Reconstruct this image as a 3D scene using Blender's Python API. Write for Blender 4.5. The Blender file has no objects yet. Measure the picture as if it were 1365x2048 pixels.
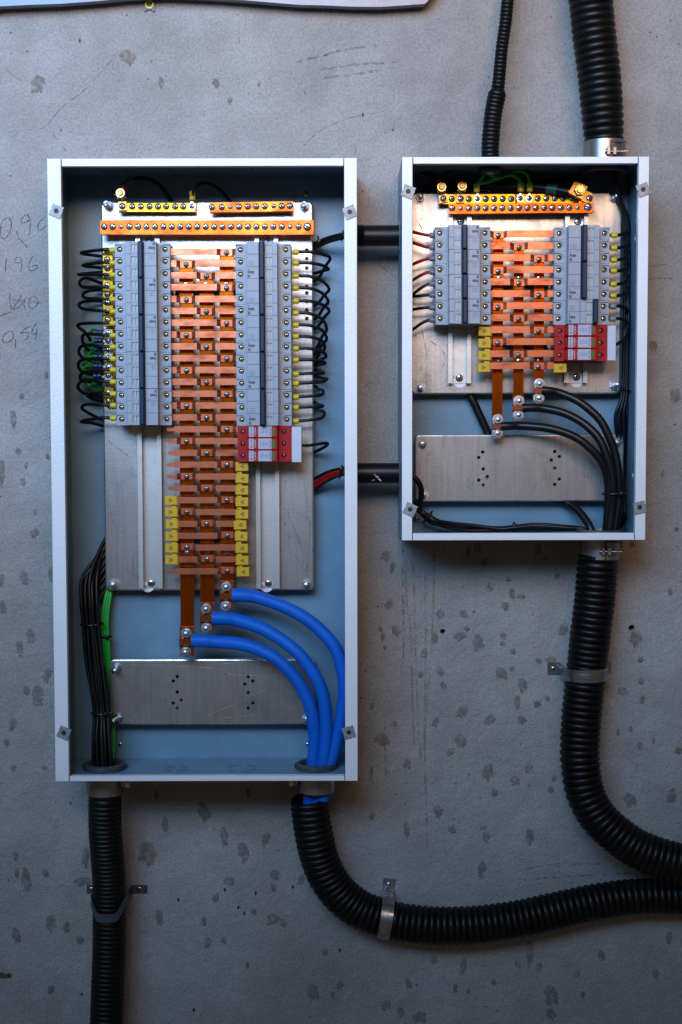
import bpy, bmesh, math, random
from mathutils import Vector, Matrix
from mathutils.geometry import tessellate_polygon

random.seed(7)
R = math.radians
scene = bpy.context.scene
col = scene.collection

# ------------------------------------------------------------------ camera
FPX = 2730.7                      # focal length in photo pixels (48 mm on a 36 mm tall frame)
CAMD = 2.13                       # camera distance from the wall face (wall face is y = 0)
PITCH, ROLL = R(3.2), 0.002
fwd = Vector((0, math.cos(PITCH), -math.sin(PITCH)))
rgt = Vector((math.cos(ROLL), 0, -math.sin(ROLL))).normalized()
upv = rgt.cross(fwd).normalized()
rgt = fwd.cross(upv).normalized()
camloc = Vector((0, -CAMD, 1.5))
cd = bpy.data.cameras.new('Camera'); cam = bpy.data.objects.new('Camera', cd); col.objects.link(cam)
M = Matrix((rgt, upv, -fwd)).transposed().to_4x4(); M.translation = camloc
cam.matrix_world = M
cd.sensor_fit = 'VERTICAL'; cd.sensor_height = 36; cd.sensor_width = 24; cd.lens = 48
cd.clip_start = 0.05; cd.clip_end = 100
scene.camera = cam
scene.render.resolution_x, scene.render.resolution_y = 682, 1024

# ------------------------------------------------------------------ light
world = bpy.data.worlds.new('World'); scene.world = world; world.use_nodes = True
bg = world.node_tree.nodes['Background']
bg.inputs[0].default_value = (0.86, 0.68, 0.56, 1); bg.inputs[1].default_value = 0.085

def area(name, loc, target, sx, sy, power, color, spread=180):
    l = bpy.data.lights.new(name, 'AREA'); l.shape = 'RECTANGLE'; l.size = sx; l.size_y = sy
    l.energy = power; l.color = color; l.spread = R(spread)
    o = bpy.data.objects.new(name, l); col.objects.link(o); o.location = loc
    d = Vector(target) - Vector(loc); o.rotation_euler = d.to_track_quat('-Z', 'Y').to_euler()
    return o
area('sky_opening_light', (-1.35, -2.35, 2.88), (-0.7, 0, 2.2), 3.0, 1.3, 35, (0.29, 0.595, 1.0), 65)
area('warm_fill_light', (0.15, -2.3, 2.62), (0.0, 0, 2.2), 1.5, 0.7, 6.8, (1.0, 0.62, 0.34), 64)  # unseen warm lamp, added for the glow on copper and upper wall
vs = scene.view_settings
vs.view_transform = 'Standard'; vs.look = 'None'; vs.exposure = 0; vs.gamma = 1; vs.use_curve_mapping = False

# ------------------------------------------------------------------ helpers
def P(px, py, h):
    """photo pixel -> point at h metres in front of the wall face"""
    d = fwd + rgt * ((px - 682.5) / FPX) - upv * ((py - 1024) / FPX)
    t = (CAMD - h) / d.y
    return camloc + d * t
def XZ(px, py, h):
    p = P(px, py, h); return p.x, p.z
def MM(h): return (CAMD - h) / FPX          # metres per photo pixel at depth h
ORD = ['first', 'second', 'third', 'fourth', 'fifth', 'sixth', 'seventh', 'eighth', 'ninth', 'tenth', 'eleventh',
       'twelfth', 'thirteenth', 'fourteenth', 'fifteenth', 'sixteenth', 'seventeenth', 'eighteenth']

class G:
    def __init__(s): s.v = []; s.f = []; s.m = []; s.mi = 0
    def add(s, vs, fs):
        b = len(s.v); s.v += [Vector(v) for v in vs]
        for f in fs: s.f.append([b + i for i in f]); s.m.append(s.mi)
        return s
    def box(s, x0, x1, h0, h1, z0, z1, c=0):
        """box; c chamfers the four edges of the front (high h) face"""
        if c:
            v = [(x0, -h0, z0), (x1, -h0, z0), (x1, -h0, z1), (x0, -h0, z1),
                 (x0, -h1 + c, z0), (x1, -h1 + c, z0), (x1, -h1 + c, z1), (x0, -h1 + c, z1),
                 (x0 + c, -h1, z0 + c), (x1 - c, -h1, z0 + c), (x1 - c, -h1, z1 - c), (x0 + c, -h1, z1 - c)]
            f = [(0, 1, 2, 3), (8, 9, 10, 11)]
            for i in range(4):
                j = (i + 1) % 4
                f += [(i, j, 4 + j, 4 + i), (4 + i, 4 + j, 8 + j, 8 + i)]
            return s.add(v, f)
        v = [(x0, -h0, z0), (x1, -h0, z0), (x1, -h0, z1), (x0, -h0, z1), (x0, -h1, z0), (x1, -h1, z0), (x1, -h1, z1), (x0, -h1, z1)]
        return s.add(v, [(0, 1, 2, 3), (4, 5, 6, 7), (0, 1, 5, 4), (1, 2, 6, 5), (2, 3, 7, 6), (3, 0, 4, 7)])
    def prism(s, outline, lo, hi, holes=(), axis='h', back=True):
        """polygon (with holes) extruded lo..hi. axis h: points (x,z); z: points (x,h); x: points (h,z)"""
        def mk(p, t):
            if axis == 'h': return (p[0], -t, p[1])
            if axis == 'z': return (p[0], -p[1], t)
            return (t, -p[0], p[1])
        loops = [list(outline)] + [list(h) for h in holes]
        flat = [p for l in loops for p in l]; n = len(flat)
        tri = tessellate_polygon([[Vector((p[0], p[1], 0)) for p in l] for l in loops])
        v = [mk(p, lo) for p in flat] + [mk(p, hi) for p in flat]
        f = [(a + n, b + n, c + n) for a, b, c in tri]
        if back: f += [(a, b, c) for a, b, c in tri]
        k = 0
        for l in loops:
            m = len(l)
            for i in range(m): f.append((k + i, k + (i + 1) % m, n + k + (i + 1) % m, n + k + i))
            k += m
        return s.add(v, f)
    def lathe(s, c, prof, n=16, axis='h', ph=0.0, cap=True):
        """prof: list of (r, t) along axis from c=(x,h,z)"""
        x, h, z = c; v = []; f = []
        for r, t in prof:
            for i in range(n):
                a = ph + 2 * math.pi * i / n; ca, sa = math.cos(a) * r, math.sin(a) * r
                if axis == 'h': v.append((x + ca, -(h + t), z + sa))
                elif axis == 'z': v.append((x + ca, -(h + sa), z + t))
                else: v.append((x + t, -(h + ca), z + sa))
        for k in range(len(prof) - 1):
            for i in range(n):
                j = (i + 1) % n; f.append((k * n + i, k * n + j, (k + 1) * n + j, (k + 1) * n + i))
        if cap:
            f.append(tuple(range(n))); f.append(tuple((len(prof) - 1) * n + i for i in range(n)))
        return s.add(v, f)
    def tube(s, pts, r, n=10, cap=True):
        """sweep along world points; r scalar or list"""
        m = len(pts); v = []; f = []
        rr = r if isinstance(r, (list, tuple)) else [r] * m
        t = (pts[1] - pts[0]).normalized()
        a = t.orthogonal().normalized()
        for k in range(m):
            t2 = (pts[min(k + 1, m - 1)] - pts[max(k - 1, 0)]).normalized()
            a = (a - t2 * a.dot(t2)).normalized(); b = t2.cross(a)
            for i in range(n):
                q = 2 * math.pi * i / n
                v.append(pts[k] + a * (math.cos(q) * rr[k]) + b * (math.sin(q) * rr[k]))
        for k in range(m - 1):
            for i in range(n):
                j = (i + 1) % n; f.append((k * n + i, k * n + j, (k + 1) * n + j, (k + 1) * n + i))
        if cap: f.append(tuple(range(n))); f.append(tuple((m - 1) * n + i for i in range(n)))
        return s.add(v, f)

def spline(pts, step=0.006):
    """Catmull-Rom through world points, resampled evenly"""
    p = [pts[0] * 2 - pts[1]] + list(pts) + [pts[-1] * 2 - pts[-2]]
    out = []
    for i in range(1, len(p) - 2):
        p0, p1, p2, p3 = p[i - 1:i + 3]
        for k in range(14):
            t = k / 14
            out.append(0.5 * ((2 * p1) + (p2 - p0) * t + (2 * p0 - 5 * p1 + 4 * p2 - p3) * t * t + (3 * p1 - p0 - 3 * p2 + p3) * t ** 3))
    out.append(p[-2])
    res = [out[0]]; acc = 0.0
    L = sum((out[i + 1] - out[i]).length for i in range(len(out) - 1))
    n = max(3, int(round(L / step))); st = L / n; target = st; acc = 0
    for i in range(len(out) - 1):
        d = (out[i + 1] - out[i]).length
        while acc + d >= target - 1e-9 and len(res) < n:
            res.append(out[i].lerp(out[i + 1], (target - acc) / max(d, 1e-9))); target += st
        acc += d
    res.append(out[-1])
    return res
def PS(lst): return [P(*q) for q in lst]

ORG = {}
def mesh_of(g, mats, name, off=Vector((0, 0, 0)), ang=38, recalc=True):
    me = bpy.data.meshes.new(name)
    me.from_pydata([v - off for v in g.v], [], g.f)
    for m in (mats if isinstance(mats, (list, tuple)) else [mats]): me.materials.append(m)
    for i, p in enumerate(me.polygons): p.material_index = g.m[i]
    bm = bmesh.new(); bm.from_mesh(me)
    if recalc: bmesh.ops.recalc_face_normals(bm, faces=bm.faces)
    for f in bm.faces: f.smooth = True
    bm.to_mesh(me); bm.free()
    me.set_sharp_from_angle(angle=R(ang)); me.update()
    return me
def tag(o, label, cat, group=None):
    o['label'] = label; o['category'] = cat
    if group: o['group'] = group
    return o
def thing(name, label, cat, loc, group=None):
    o = bpy.data.objects.new(name, None); col.objects.link(o); o.location = loc; o.empty_display_size = 0.01
    ORG[o] = Vector(loc); return tag(o, label, cat, group)
def part(name, g, mats, parent, ang=38):
    me = mesh_of(g, mats, name, ORG[parent], ang)
    o = bpy.data.objects.new(name, me); col.objects.link(o); o.parent = parent; ORG[o] = ORG[parent]
    return o
def solo(name, g, mats, label, cat, group=None, ang=38):
    c = sum(g.v, Vector()) / len(g.v)
    o = bpy.data.objects.new(name, mesh_of(g, mats, name, c, ang)); col.objects.link(o); o.location = c; ORG[o] = c
    return tag(o, label, cat, group)
def inst(name, me, parent, pos, rot=0.0, scale=1.0, tilt=(0, 0)):
    o = bpy.data.objects.new(name, me); col.objects.link(o); o.parent = parent
    o.location = Vector(pos) - ORG[parent]; o.rotation_euler = (tilt[0], rot, tilt[1])
    o.scale = (scale,) * 3 if not isinstance(scale, tuple) else scale
    ORG[o] = Vector(pos)
    return o
def circ(x, z, r, n=14, ph=0):
    return [(x + r * math.cos(ph + 2 * math.pi * i / n), z + r * math.sin(ph + 2 * math.pi * i / n)) for i in range(n)]
def rrect(x0, x1, z0, z1, r, n=4):
    o = []
    for cx, cz, a0 in ((x1 - r, z0 + r, -90), (x1 - r, z1 - r, 0), (x0 + r, z1 - r, 90), (x0 + r, z0 + r, 180)):
        for i in range(n + 1):
            a = R(a0 + 90 * i / n); o.append((cx + r * math.cos(a), cz + r * math.sin(a)))
    return o

# ------------------------------------------------------------------ materials
def mat(name, color, rough=0.5, metal=0.0, var=0.0, vscale=30, var2=None, bump=0.0, bscale=400, spec=0.5, rvar=0.0, stretch=(1, 1, 1), coat=0):
    """principled with world-position noise: colour variation, optional second colour, fine bump"""
    m = bpy.data.materials.new(name); m.use_nodes = True
    nt = m.node_tree; N = nt.nodes; Lk = nt.links; b = N['Principled BSDF']
    b.inputs['Base Color'].default_value = (*color, 1); b.inputs['Roughness'].default_value = rough
    b.inputs['Metallic'].default_value = metal; b.inputs['Specular IOR Level'].default_value = spec
    b.inputs['Coat Weight'].default_value = coat
    geo = N.new('ShaderNodeNewGeometry')
    mp = N.new('ShaderNodeMapping'); mp.inputs['Scale'].default_value = stretch
    Lk.new(geo.outputs['Position'], mp.inputs['Vector'])
    if var or var2:
        n = N.new('ShaderNodeTexNoise'); n.inputs['Scale'].default_value = vscale; n.inputs['Detail'].default_value = 6
        n.inputs['Roughness'].default_value = 0.62
        Lk.new(mp.outputs[0], n.inputs['Vector'])
        cr = N.new('ShaderNodeValToRGB')
        cr.color_ramp.elements[0].position = 0.33; cr.color_ramp.elements[1].position = 0.67
        c2 = var2 if var2 else tuple(c * (1 - var) for c in color)
        cr.color_ramp.elements[0].color = (*c2, 1)
        cr.color_ramp.elements[1].color = (*(tuple(min(1, c * (1 + var)) for c in color)), 1)
        Lk.new(n.outputs['Fac'], cr.inputs[0]); Lk.new(cr.outputs[0], b.inputs['Base Color'])
        if rvar:
            mr = N.new('ShaderNodeMapRange'); mr.inputs[3].default_value = rough + rvar; mr.inputs[4].default_value = max(0.05, rough - rvar)
            mr.inputs[1].default_value = 0.3; mr.inputs[2].default_value = 0.7
            Lk.new(n.outputs['Fac'], mr.inputs[0]); Lk.new(mr.outputs[0], b.inputs['Roughness'])
    if bump:
        n2 = N.new('ShaderNodeTexNoise'); n2.inputs['Scale'].default_value = bscale; n2.inputs['Detail'].default_value = 3
        Lk.new(mp.outputs[0], n2.inputs['Vector'])
        bp = N.new('ShaderNodeBump'); bp.inputs['Strength'].default_value = bump; bp.inputs['Distance'].default_value = 0.001
        Lk.new(n2.outputs['Fac'], bp.inputs['Height']); Lk.new(bp.outputs[0], b.inputs['Normal'])
    return m

def wall_material():
    m = bpy.data.materials.new('wall_plaster'); m.use_nodes = True
    nt = m.node_tree; N = nt.nodes; Lk = nt.links; b = N['Principled BSDF']
    b.inputs['Roughness'].default_value = 0.9; b.inputs['Specular IOR Level'].default_value = 0.25
    geo = N.new('ShaderNodeNewGeometry')
    def noise(scale, detail=5, rough=0.6, dist=0, vec=None):
        n = N.new('ShaderNodeTexNoise'); n.inputs['Scale'].default_value = scale; n.inputs['Detail'].default_value = detail
        n.inputs['Roughness'].default_value = rough; n.inputs['Distortion'].default_value = dist
        Lk.new(vec or geo.outputs['Position'], n.inputs['Vector']); return n
    def ramp(src, p0, p1, c0, c1):
        r = N.new('ShaderNodeValToRGB'); e = r.color_ramp.elements
        e[0].position = p0; e[1].position = p1; e[0].color = (*c0, 1); e[1].color = (*c1, 1)
        Lk.new(src, r.inputs[0]); return r
    def mix(fac, a, bb, typ='MIX'):
        x = N.new('ShaderNodeMix'); x.data_type = 'RGBA'; x.blend_type = typ
        if isinstance(fac, float): x.inputs[0].default_value = fac
        else: Lk.new(fac, x.inputs[0])
        for s, c in ((6, a), (7, bb)):
            if isinstance(c, tuple): x.inputs[s].default_value = (*c, 1)
            else: Lk.new(c, x.inputs[s])
        return x.outputs[2]
    big = ramp(noise(2.3, 4, .55, .6).outputs['Fac'], .3, .7, (.278, .256, .242), (.40, .378, .365))
    mid = ramp(noise(16, 6, .65, .4).outputs['Fac'], .3, .7, (.84, .828, .82), (1.07, 1.07, 1.07))
    c = mix(1.0, big.outputs[0], mid.outputs[0], 'MULTIPLY')
    fine = ramp(noise(260, 4, .7).outputs['Fac'], .30, .70, (.74, .73, .715), (1.18, 1.18, 1.18))
    c = mix(1.0, c, fine.outputs[0], 'MULTIPLY')
    # warm washes
    mpw = N.new('ShaderNodeMapping'); mpw.inputs['Scale'].default_value = (3.0, 1, 1.1); Lk.new(geo.outputs['Position'], mpw.inputs[0])
    wash = ramp(noise(2.2, 5, .6, 0, mpw.outputs[0]).outputs['Fac'], .52, .75, (0, 0, 0), (.5, .5, .5))
    c = mix(wash.outputs[0], c, (.285, .235, .195))
    # dark pits
    vo = N.new('ShaderNodeTexVoronoi'); vo.inputs['Scale'].default_value = 55; vo.inputs['Randomness'].default_value = 1
    nz = noise(30, 2); mv = N.new('ShaderNodeVectorMath'); mv.operation = 'MULTIPLY_ADD'
    mv.inputs[1].default_value = (.02, .02, .02); Lk.new(nz.outputs['Color'], mv.inputs[0]); Lk.new(geo.outputs['Position'], mv.inputs[2])
    Lk.new(mv.outputs[0], vo.inputs['Vector'])
    pit = ramp(vo.outputs['Distance'], .045, .085, (1, 1, 1), (0, 0, 0))
    gate = ramp(noise(9, 2).outputs['Fac'], .50, .60, (0, 0, 0), (.75, .75, .75))
    pg = mix(1.0, pit.outputs[0], gate.outputs[0], 'MULTIPLY')
    c = mix(pg, c, (.07, .06, .052))
    Lk.new(c, b.inputs['Base Color'])
    # relief: sandy grain + trowel waves + pits
    add = N.new('ShaderNodeMath'); add.operation = 'MULTIPLY_ADD'; add.inputs[1].default_value = 0.55
    g1 = noise(420, 4, .65); g2 = noise(60, 4, .6, .5)
    Lk.new(g1.outputs['Fac'], add.inputs[0]); Lk.new(g2.outputs['Fac'], add.inputs[2])
    sub = N.new('ShaderNodeMath'); sub.operation = 'SUBTRACT'; Lk.new(add.outputs[0], sub.inputs[0]); Lk.new(pg, sub.inputs[1])
    bp = N.new('ShaderNodeBump'); bp.inputs['Strength'].default_value = 1.0; bp.inputs['Distance'].default_value = 0.0036
    Lk.new(sub.outputs[0], bp.inputs['Height']); Lk.new(bp.outputs[0], b.inputs['Normal'])
    return m

def faded(name, color, alpha, scale=160, lo=.35, hi=.6, rough=.9):
    """stroke or stain that lies thinly on a surface: broken up by noise"""
    m = mat(name, color, rough, spec=.2)
    nt = m.node_tree; N = nt.nodes; Lk = nt.links; b = N['Principled BSDF']
    n = N.new('ShaderNodeTexNoise'); n.inputs['Scale'].default_value = scale; n.inputs['Detail'].default_value = 4
    geo = N.new('ShaderNodeNewGeometry'); Lk.new(geo.outputs['Position'], n.inputs['Vector'])
    mr = N.new('ShaderNodeMapRange'); mr.inputs[1].default_value = lo; mr.inputs[2].default_value = hi
    mr.inputs[3].default_value = 0; mr.inputs[4].default_value = alpha
    Lk.new(n.outputs['Fac'], mr.inputs[0]); Lk.new(mr.outputs[0], b.inputs['Alpha'])
    return m

def galv_material():
    m = bpy.data.materials.new('galvanised_plate'); m.use_nodes = True
    nt = m.node_tree; N = nt.nodes; Lk = nt.links; b = N['Principled BSDF']; b.inputs['Metallic'].default_value = .88
    geo = N.new('ShaderNodeNewGeometry')
    def noise(scale, sc=(1, 1, 1), det=6, dist=0.0, ro=.62):
        mp = N.new('ShaderNodeMapping'); mp.inputs['Scale'].default_value = sc; Lk.new(geo.outputs['Position'], mp.inputs[0])
        n = N.new('ShaderNodeTexNoise'); n.inputs['Scale'].default_value = scale; n.inputs['Detail'].default_value = det
        n.inputs['Distortion'].default_value = dist; n.inputs['Roughness'].default_value = ro; Lk.new(mp.outputs[0], n.inputs['Vector']); return n.outputs['Fac']
    def ramp(f, p0, p1, c0, c1):
        r = N.new('ShaderNodeValToRGB'); e = r.color_ramp.elements; e[0].position = p0; e[1].position = p1; e[0].color = (*c0, 1); e[1].color = (*c1, 1)
        Lk.new(f, r.inputs[0]); return r.outputs[0]
    def mul(a, c):
        x = N.new('ShaderNodeMix'); x.data_type = 'RGBA'; x.blend_type = 'MULTIPLY'; x.inputs[0].default_value = 1; Lk.new(a, x.inputs[6]); Lk.new(c, x.inputs[7]); return x.outputs[2]
    blot = noise(13, (1.2, 1, .9), 8, .8)
    c = ramp(blot, .32, .60, (.30, .295, .295), (.66, .64, .62))
    c = mul(c, ramp(noise(5, (1, 1, .8), 4), .35, .65, (.80, .80, .82), (1.05, 1.02, .99)))
    c = mul(c, ramp(noise(9, (26, 1, 1.0), 5, .3), .34, .62, (.84, .84, .85), (1, 1, 1)))          # drawing lines
    c = mul(c, ramp(noise(70, (1, 1, .6), 3, .3), .26, .34, (.45, .44, .43), (1, 1, 1)))            # dark nicks
    Lk.new(c, b.inputs['Base Color'])
    mr = N.new('ShaderNodeMapRange'); mr.inputs[1].default_value = .3; mr.inputs[2].default_value = .7; mr.inputs[3].default_value = .42; mr.inputs[4].default_value = .24
    Lk.new(blot, mr.inputs[0]); Lk.new(mr.outputs[0], b.inputs['Roughness'])
    bp = N.new('ShaderNodeBump'); bp.inputs['Strength'].default_value = .12; bp.inputs['Distance'].default_value = .001
    Lk.new(noise(240), bp.inputs['Height']); Lk.new(bp.outputs[0], b.inputs['Normal'])
    return m

MT = {}
MT['wall'] = wall_material()
MT['mud'] = faded('dried_mud', (.195, .162, .138), .66, 130, .28, .64)
MT['mudthick'] = mat('dried_mud_lump', (.20, .172, .148), .95, var=.3, vscale=120, bump=1.0, bscale=260, spec=.2)
MT['pencil'] = faded('pencil_mark', (.05, .05, .055), .75, 300, .30, .58)
MT['crack'] = faded('hairline_crack', (.07, .06, .055), .75, 90, .40, .6)
MT['rust'] = faded('rust_run', (.30, .15, .075), .42, 60, .38, .68)
MT['paint'] = mat('painted_steel', (.70, .70, .72), .42, bump=.55, bscale=330, var=.03, vscale=8)
MT['paint_in'] = mat('blue_steel_inside', (.125, .225, .31), .38, bump=.35, bscale=380, var=.14, vscale=9)  # box panels: darker and bluer than the flange colour
MT['galv'] = galv_material()
MT['galvd'] = mat('galvanised_rail', (.50, .485, .46), .42, .85, var=.16, vscale=40, bump=.08, bscale=300, rvar=.06)
MT['zinc'] = mat('zinc_screw', (.56, .60, .66), .24, 1.0, var=.12, vscale=200)
MT['nut'] = mat('zinc_nut', (.46, .50, .55), .36, 1.0, var=.2, vscale=160)
MT['steel_dark'] = mat('dark_screw', (.26, .26, .27), .30, 1.0)
MT['slot'] = mat('screw_slot', (.012, .012, .014), .6)
MT['copper_link'] = mat('copper_link', (.74, .235, .12), .36, .80, var2=(.25, .066, .028), vscale=42, bump=.06, bscale=500, rvar=.12, stretch=(.7, 1, 1.3))
MT['copper_bar'] = mat('copper_bar', (.95, .21, .011), .20, 1.0, var2=(.32, .05, .003), vscale=30, bump=.03, bscale=200, rvar=.08, stretch=(3.4, 1, .25))
MT['copper_rail'] = mat('copper_rail', (.72, .15, .022), .30, .95, var2=(.24, .040, .006), vscale=30, bump=.05, bscale=300, rvar=.10, stretch=(.8, 1, 1))
MT['copper_lug'] = mat('copper_lug', (.56, .17, .06), .30, .95, var2=(.22, .06, .02), vscale=60, rvar=.1)
MT['brass'] = mat('brass_bar', (.60, .30, .022), .28, .95, var2=(.36, .17, .012), vscale=60, rvar=.1)
MT['brass_dull'] = mat('brass_lug', (.36, .22, .07), .34, .95, var=.3, vscale=80)
MT['breaker'] = mat('breaker_plastic', (.25, .285, .34), .42, var=.05, vscale=25)
MT['window'] = mat('breaker_window', (.33, .36, .36), .35)
MT['handle'] = mat('breaker_handle', (.003, .016, .050), .42, spec=.3)
MT['print'] = mat('breaker_print', (.03, .033, .04), .6)
MT['red'] = mat('red_plastic', (.33, .003, .006), .45, var=.06, vscale=30, spec=.25)
MT['label'] = mat('white_label', (.34, .36, .42), .5)
MT['cover'] = mat('white_cover', (.46, .48, .56), .45, var=.06, vscale=60)
MT['green_win'] = mat('green_window', (.012, .14, .012), .35)
MT['blue_ink'] = mat('blue_ink', (.02, .10, .42), .6)
MT['red_ink'] = mat('red_ink', (.40, .02, .03), .6)
MT['pink_ink'] = mat('pink_ink', (.45, .14, .16), .6)
MT['white_ink'] = mat('white_ink', (.50, .46, .50), .6)
MT['yellow'] = mat('yellow_cap', (.56, .33, .008), .5, var=.06, vscale=60, spec=.35)
MT['ferrule'] = mat('yellow_ferrule', (.50, .42, .01), .42)
MT['ferrule_grey'] = mat('grey_ferrule', (.16, .18, .21), .42)
MT['black_ink'] = mat('black_ink', (.02, .02, .02), .6)
MT['wire'] = mat('black_wire', (.005, .005, .0055), .38, spec=.30)
MT['hose'] = mat('black_hose', (.0032, .0032, .0036), .42, var=.6, vscale=60, bump=.10, bscale=260, spec=.24, rvar=.08)
MT['pipe'] = mat('black_pipe', (.004, .0045, .006), .40, bump=.05, bscale=200, spec=.28)
MT['red_wire'] = mat('red_wire', (.26, .004, .006), .42, spec=.3)
MT['green_wire'] = mat('green_wire', (.012, .34, .03), .42)
MT['green_tape'] = mat('green_tape', (.008, .10, .055), .40)
MT['blue_cable'] = mat('blue_cable', (.003, .105, .50), .5, var=.10, vscale=24, bump=.06, bscale=90, spec=.2)
MT['blue_crimp'] = mat('blue_crimp', (.004, .014, .085), .45)
MT['yellow_crimp'] = mat('yellow_crimp', (.66, .40, .01), .45)
MT['red_shrink'] = mat('red_shrink', (.40, .012, .012), .42)
MT['collar'] = mat('cast_collar', (.38, .365, .36), .38, .85, var2=(.20, .19, .19), vscale=26, bump=.1, bscale=120, rvar=.1, stretch=(1.6, 1, .6))
MT['bushing'] = mat('grey_bushing', (.06, .065, .075), .42, .3, bump=.15, bscale=150)
MT['clamp'] = mat('galvanised_clamp', (.34, .36, .39), .28, .95, var=.3, vscale=60, rvar=.1)
MT['clamp_pvc'] = mat('grey_clamp', (.045, .055, .07), .45, bump=.1, bscale=150)
MT['clip'] = mat('dull_clip', (.26, .26, .265), .55, .4, var=.25, vscale=120)
MT['trowel'] = faded('trowel_mark', (.16, .135, .115), .45, 120, .42, .62)
MT['dowel'] = mat('yellow_dowel', (.62, .62, .02), .5)
MT['sheet'] = mat('plastic_sheet', (.14, .155, .20), .30, bump=.8, bscale=26, var=.15, vscale=12)
MT['support'] = mat('busbar_support', (.012, .013, .015), .5)
MT['standoff'] = mat('standoff_blue', (.07, .09, .13), .45)
MT['nutgold'] = mat('gold_screw', (.48, .36, .16), .28, 1.0)

# ------------------------------------------------------------------ shared small meshes
def screw_mesh(name, r, ht, metal, kind='combi'):
    g = G(); g.lathe((0, 0, 0), [(r, -0.001), (r, ht * .35), (r * .86, ht * .72), (r * .55, ht * .94), (r * .12, ht)], 14)
    g.mi = 1; w = r * .17; e = ht * 1.06
    if kind in ('combi', 'cross'):
        g.box(-r * .62, r * .62, ht * .6, e, -w, w); g.box(-w, w, ht * .6, e, -r * .62, r * .62)
    if kind == 'slot': g.box(-r * .93, r * .93, ht * .35, e, -w * 1.1, w * 1.1)
    return mesh_of(g, [metal, MT['slot']], name)
SCREW = screw_mesh('terminal_screw', .0049, .0026, MT['zinc'])
SCREW_S = screw_mesh('small_screw', .0036, .0018, MT['zinc'], 'cross')
SCREW_L = screw_mesh('large_screw', .0062, .0032, MT['zinc'], 'slot')
SCREW_LINK = screw_mesh('link_screw', .0042, .0024, MT['steel_dark'], 'cross')
SCREW_SLOT = screw_mesh('slotted_screw', .0036, .0014, MT['zinc'], 'slot')
SCREW_TERM = screw_mesh('clamp_screw', .0033, .0016, MT['nutgold'], 'cross')
SCREW_GOLD = screw_mesh('gold_screw', .0045, .002, MT['nutgold'], 'cross')
def nut_mesh(name, r, stud, metal, sr=.003, washer=1.25):
    g = G(); g.lathe((0, 0, 0), [(r * washer, -0.0005), (r * washer, .0012)], 18)
    g.lathe((0, 0, .0), [(r, .001), (r, .0056), (r * .93, .0061)], 6)
    g.lathe((0, 0, 0), [(sr, .004), (sr, stud - .0008), (sr * .7, stud)], 10)
    return mesh_of(g, metal, name)
NUT_STUD = nut_mesh('stud_nut', .0062, .021, MT['nut'], .0036)
NUT_BOLT = nut_mesh('bolt_nut', .0066, .0085, MT['nut'], .0036)
g = G(); g.lathe((0, 0, 0), [(.0030, 0), (.0042, .0015), (.0042, .0085), (.0036, .0095)], 12, axis='x')
FERRULE = mesh_of(g, MT['ferrule'], 'ferrule'); FERRULE_G = mesh_of(g, MT['ferrule_grey'], 'ferrule')

# ================================================================== WALL
def structure(name, g, m):
    o = bpy.data.objects.new(name, mesh_of(g, m, name)); col.objects.link(o); o['kind'] = 'structure'; ORG[o] = Vector((0, 0, 0)); return o
hl = [XZ(886, 1263, 0), XZ(1264, 1256, 0)]
g = G(); g.prism([(-2.2, .1), (2.2, .1), (2.2, 3.2), (-2.2, 3.2)], -.12, 0, [circ(x, z, .0042 + .0008 * i, 12) for i, (x, z) in enumerate(hl)])
wall = structure('wall', g, MT['wall'])
g = G(); g.box(-2.2, 2.2, -.16, -.1, .1, 3.2)
part('wall_core', g, MT['wall'], wall)

SPL = []
def spl(ox, oy, sc, lst):
    for x, y, w, h in lst: SPL.append((ox + x * sc, oy + y * sc, w * sc, h * sc))
spl(740, 1080, .3028, [(105,105,60,90),(150,180,50,80),(130,425,60,80),(175,600,70,80),(85,640,45,60),(100,710,30,40),(70,585,35,40),(650,75,40,80),(710,50,70,60),(760,150,40,70),(915,260,40,50),(795,310,55,60),(940,355,55,80),(1000,375,60,50),(1235,235,45,50),(895,440,70,70),(465,490,75,70),(620,490,60,70),(640,585,45,50),(595,635,85,75),(715,680,90,120),(880,635,70,50),(880,685,50,35),(945,735,35,60),(430,650,60,80),(360,750,50,90),(465,870,60,80),(485,960,50,60),(335,890,40,70),(870,880,80,110),(1010,960,80,100),(940,850,35,50),(1115,800,45,50),(1195,790,65,60),(1280,590,60,110),(975,1070,60,90),(1105,1085,50,70),(1175,1050,40,50),(1005,1190,65,80),(610,1135,85,100),(795,1190,70,90),(435,1205,50,75),(160,1215,45,55),(80,1320,100,110),(600,1330,75,120),(530,1400,55,70),(245,1480,60,90),(780,1530,80,130),(825,1670,60,60),(960,1590,65,80),(1050,1510,60,70),(1195,1650,50,70),(1220,1575,35,50),(450,1790,70,100),(540,1910,60,80),(770,1960,60,80),(750,1900,50,40),(1060,1960,80,110),(245,1910,50,110),(1110,60,65,80),(1160,125,30,40),(15,1100,35,60),(10,1540,30,90),(15,1820,40,80)])
spl(0, 700, .3906, [(113,237,28,40),(70,355,45,100),(95,520,30,50),(10,625,40,130),(120,675,30,50),(135,590,25,40),(180,830,25,30),(178,940,50,60),(122,1165,60,80),(260,1150,30,80),(10,1180,30,90),(15,1315,50,70),(160,1465,60,80),(103,1530,50,90),(242,1665,55,80),(195,1770,85,110),(140,1745,45,60),(65,1915,50,70),(240,130,25,40),(245,545,25,40),(35,2010,30,50)])
spl(0, 1480, .2774, [(190,1010,80,210),(125,960,45,90),(325,960,55,70),(370,1320,80,170),(120,1410,70,140),(480,1350,50,120),(575,1440,60,80),(115,840,45,70),(370,1800,60,80),(600,1020,130,90),(100,205,50,50),(320,200,45,50),(620,850,70,150)])
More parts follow.
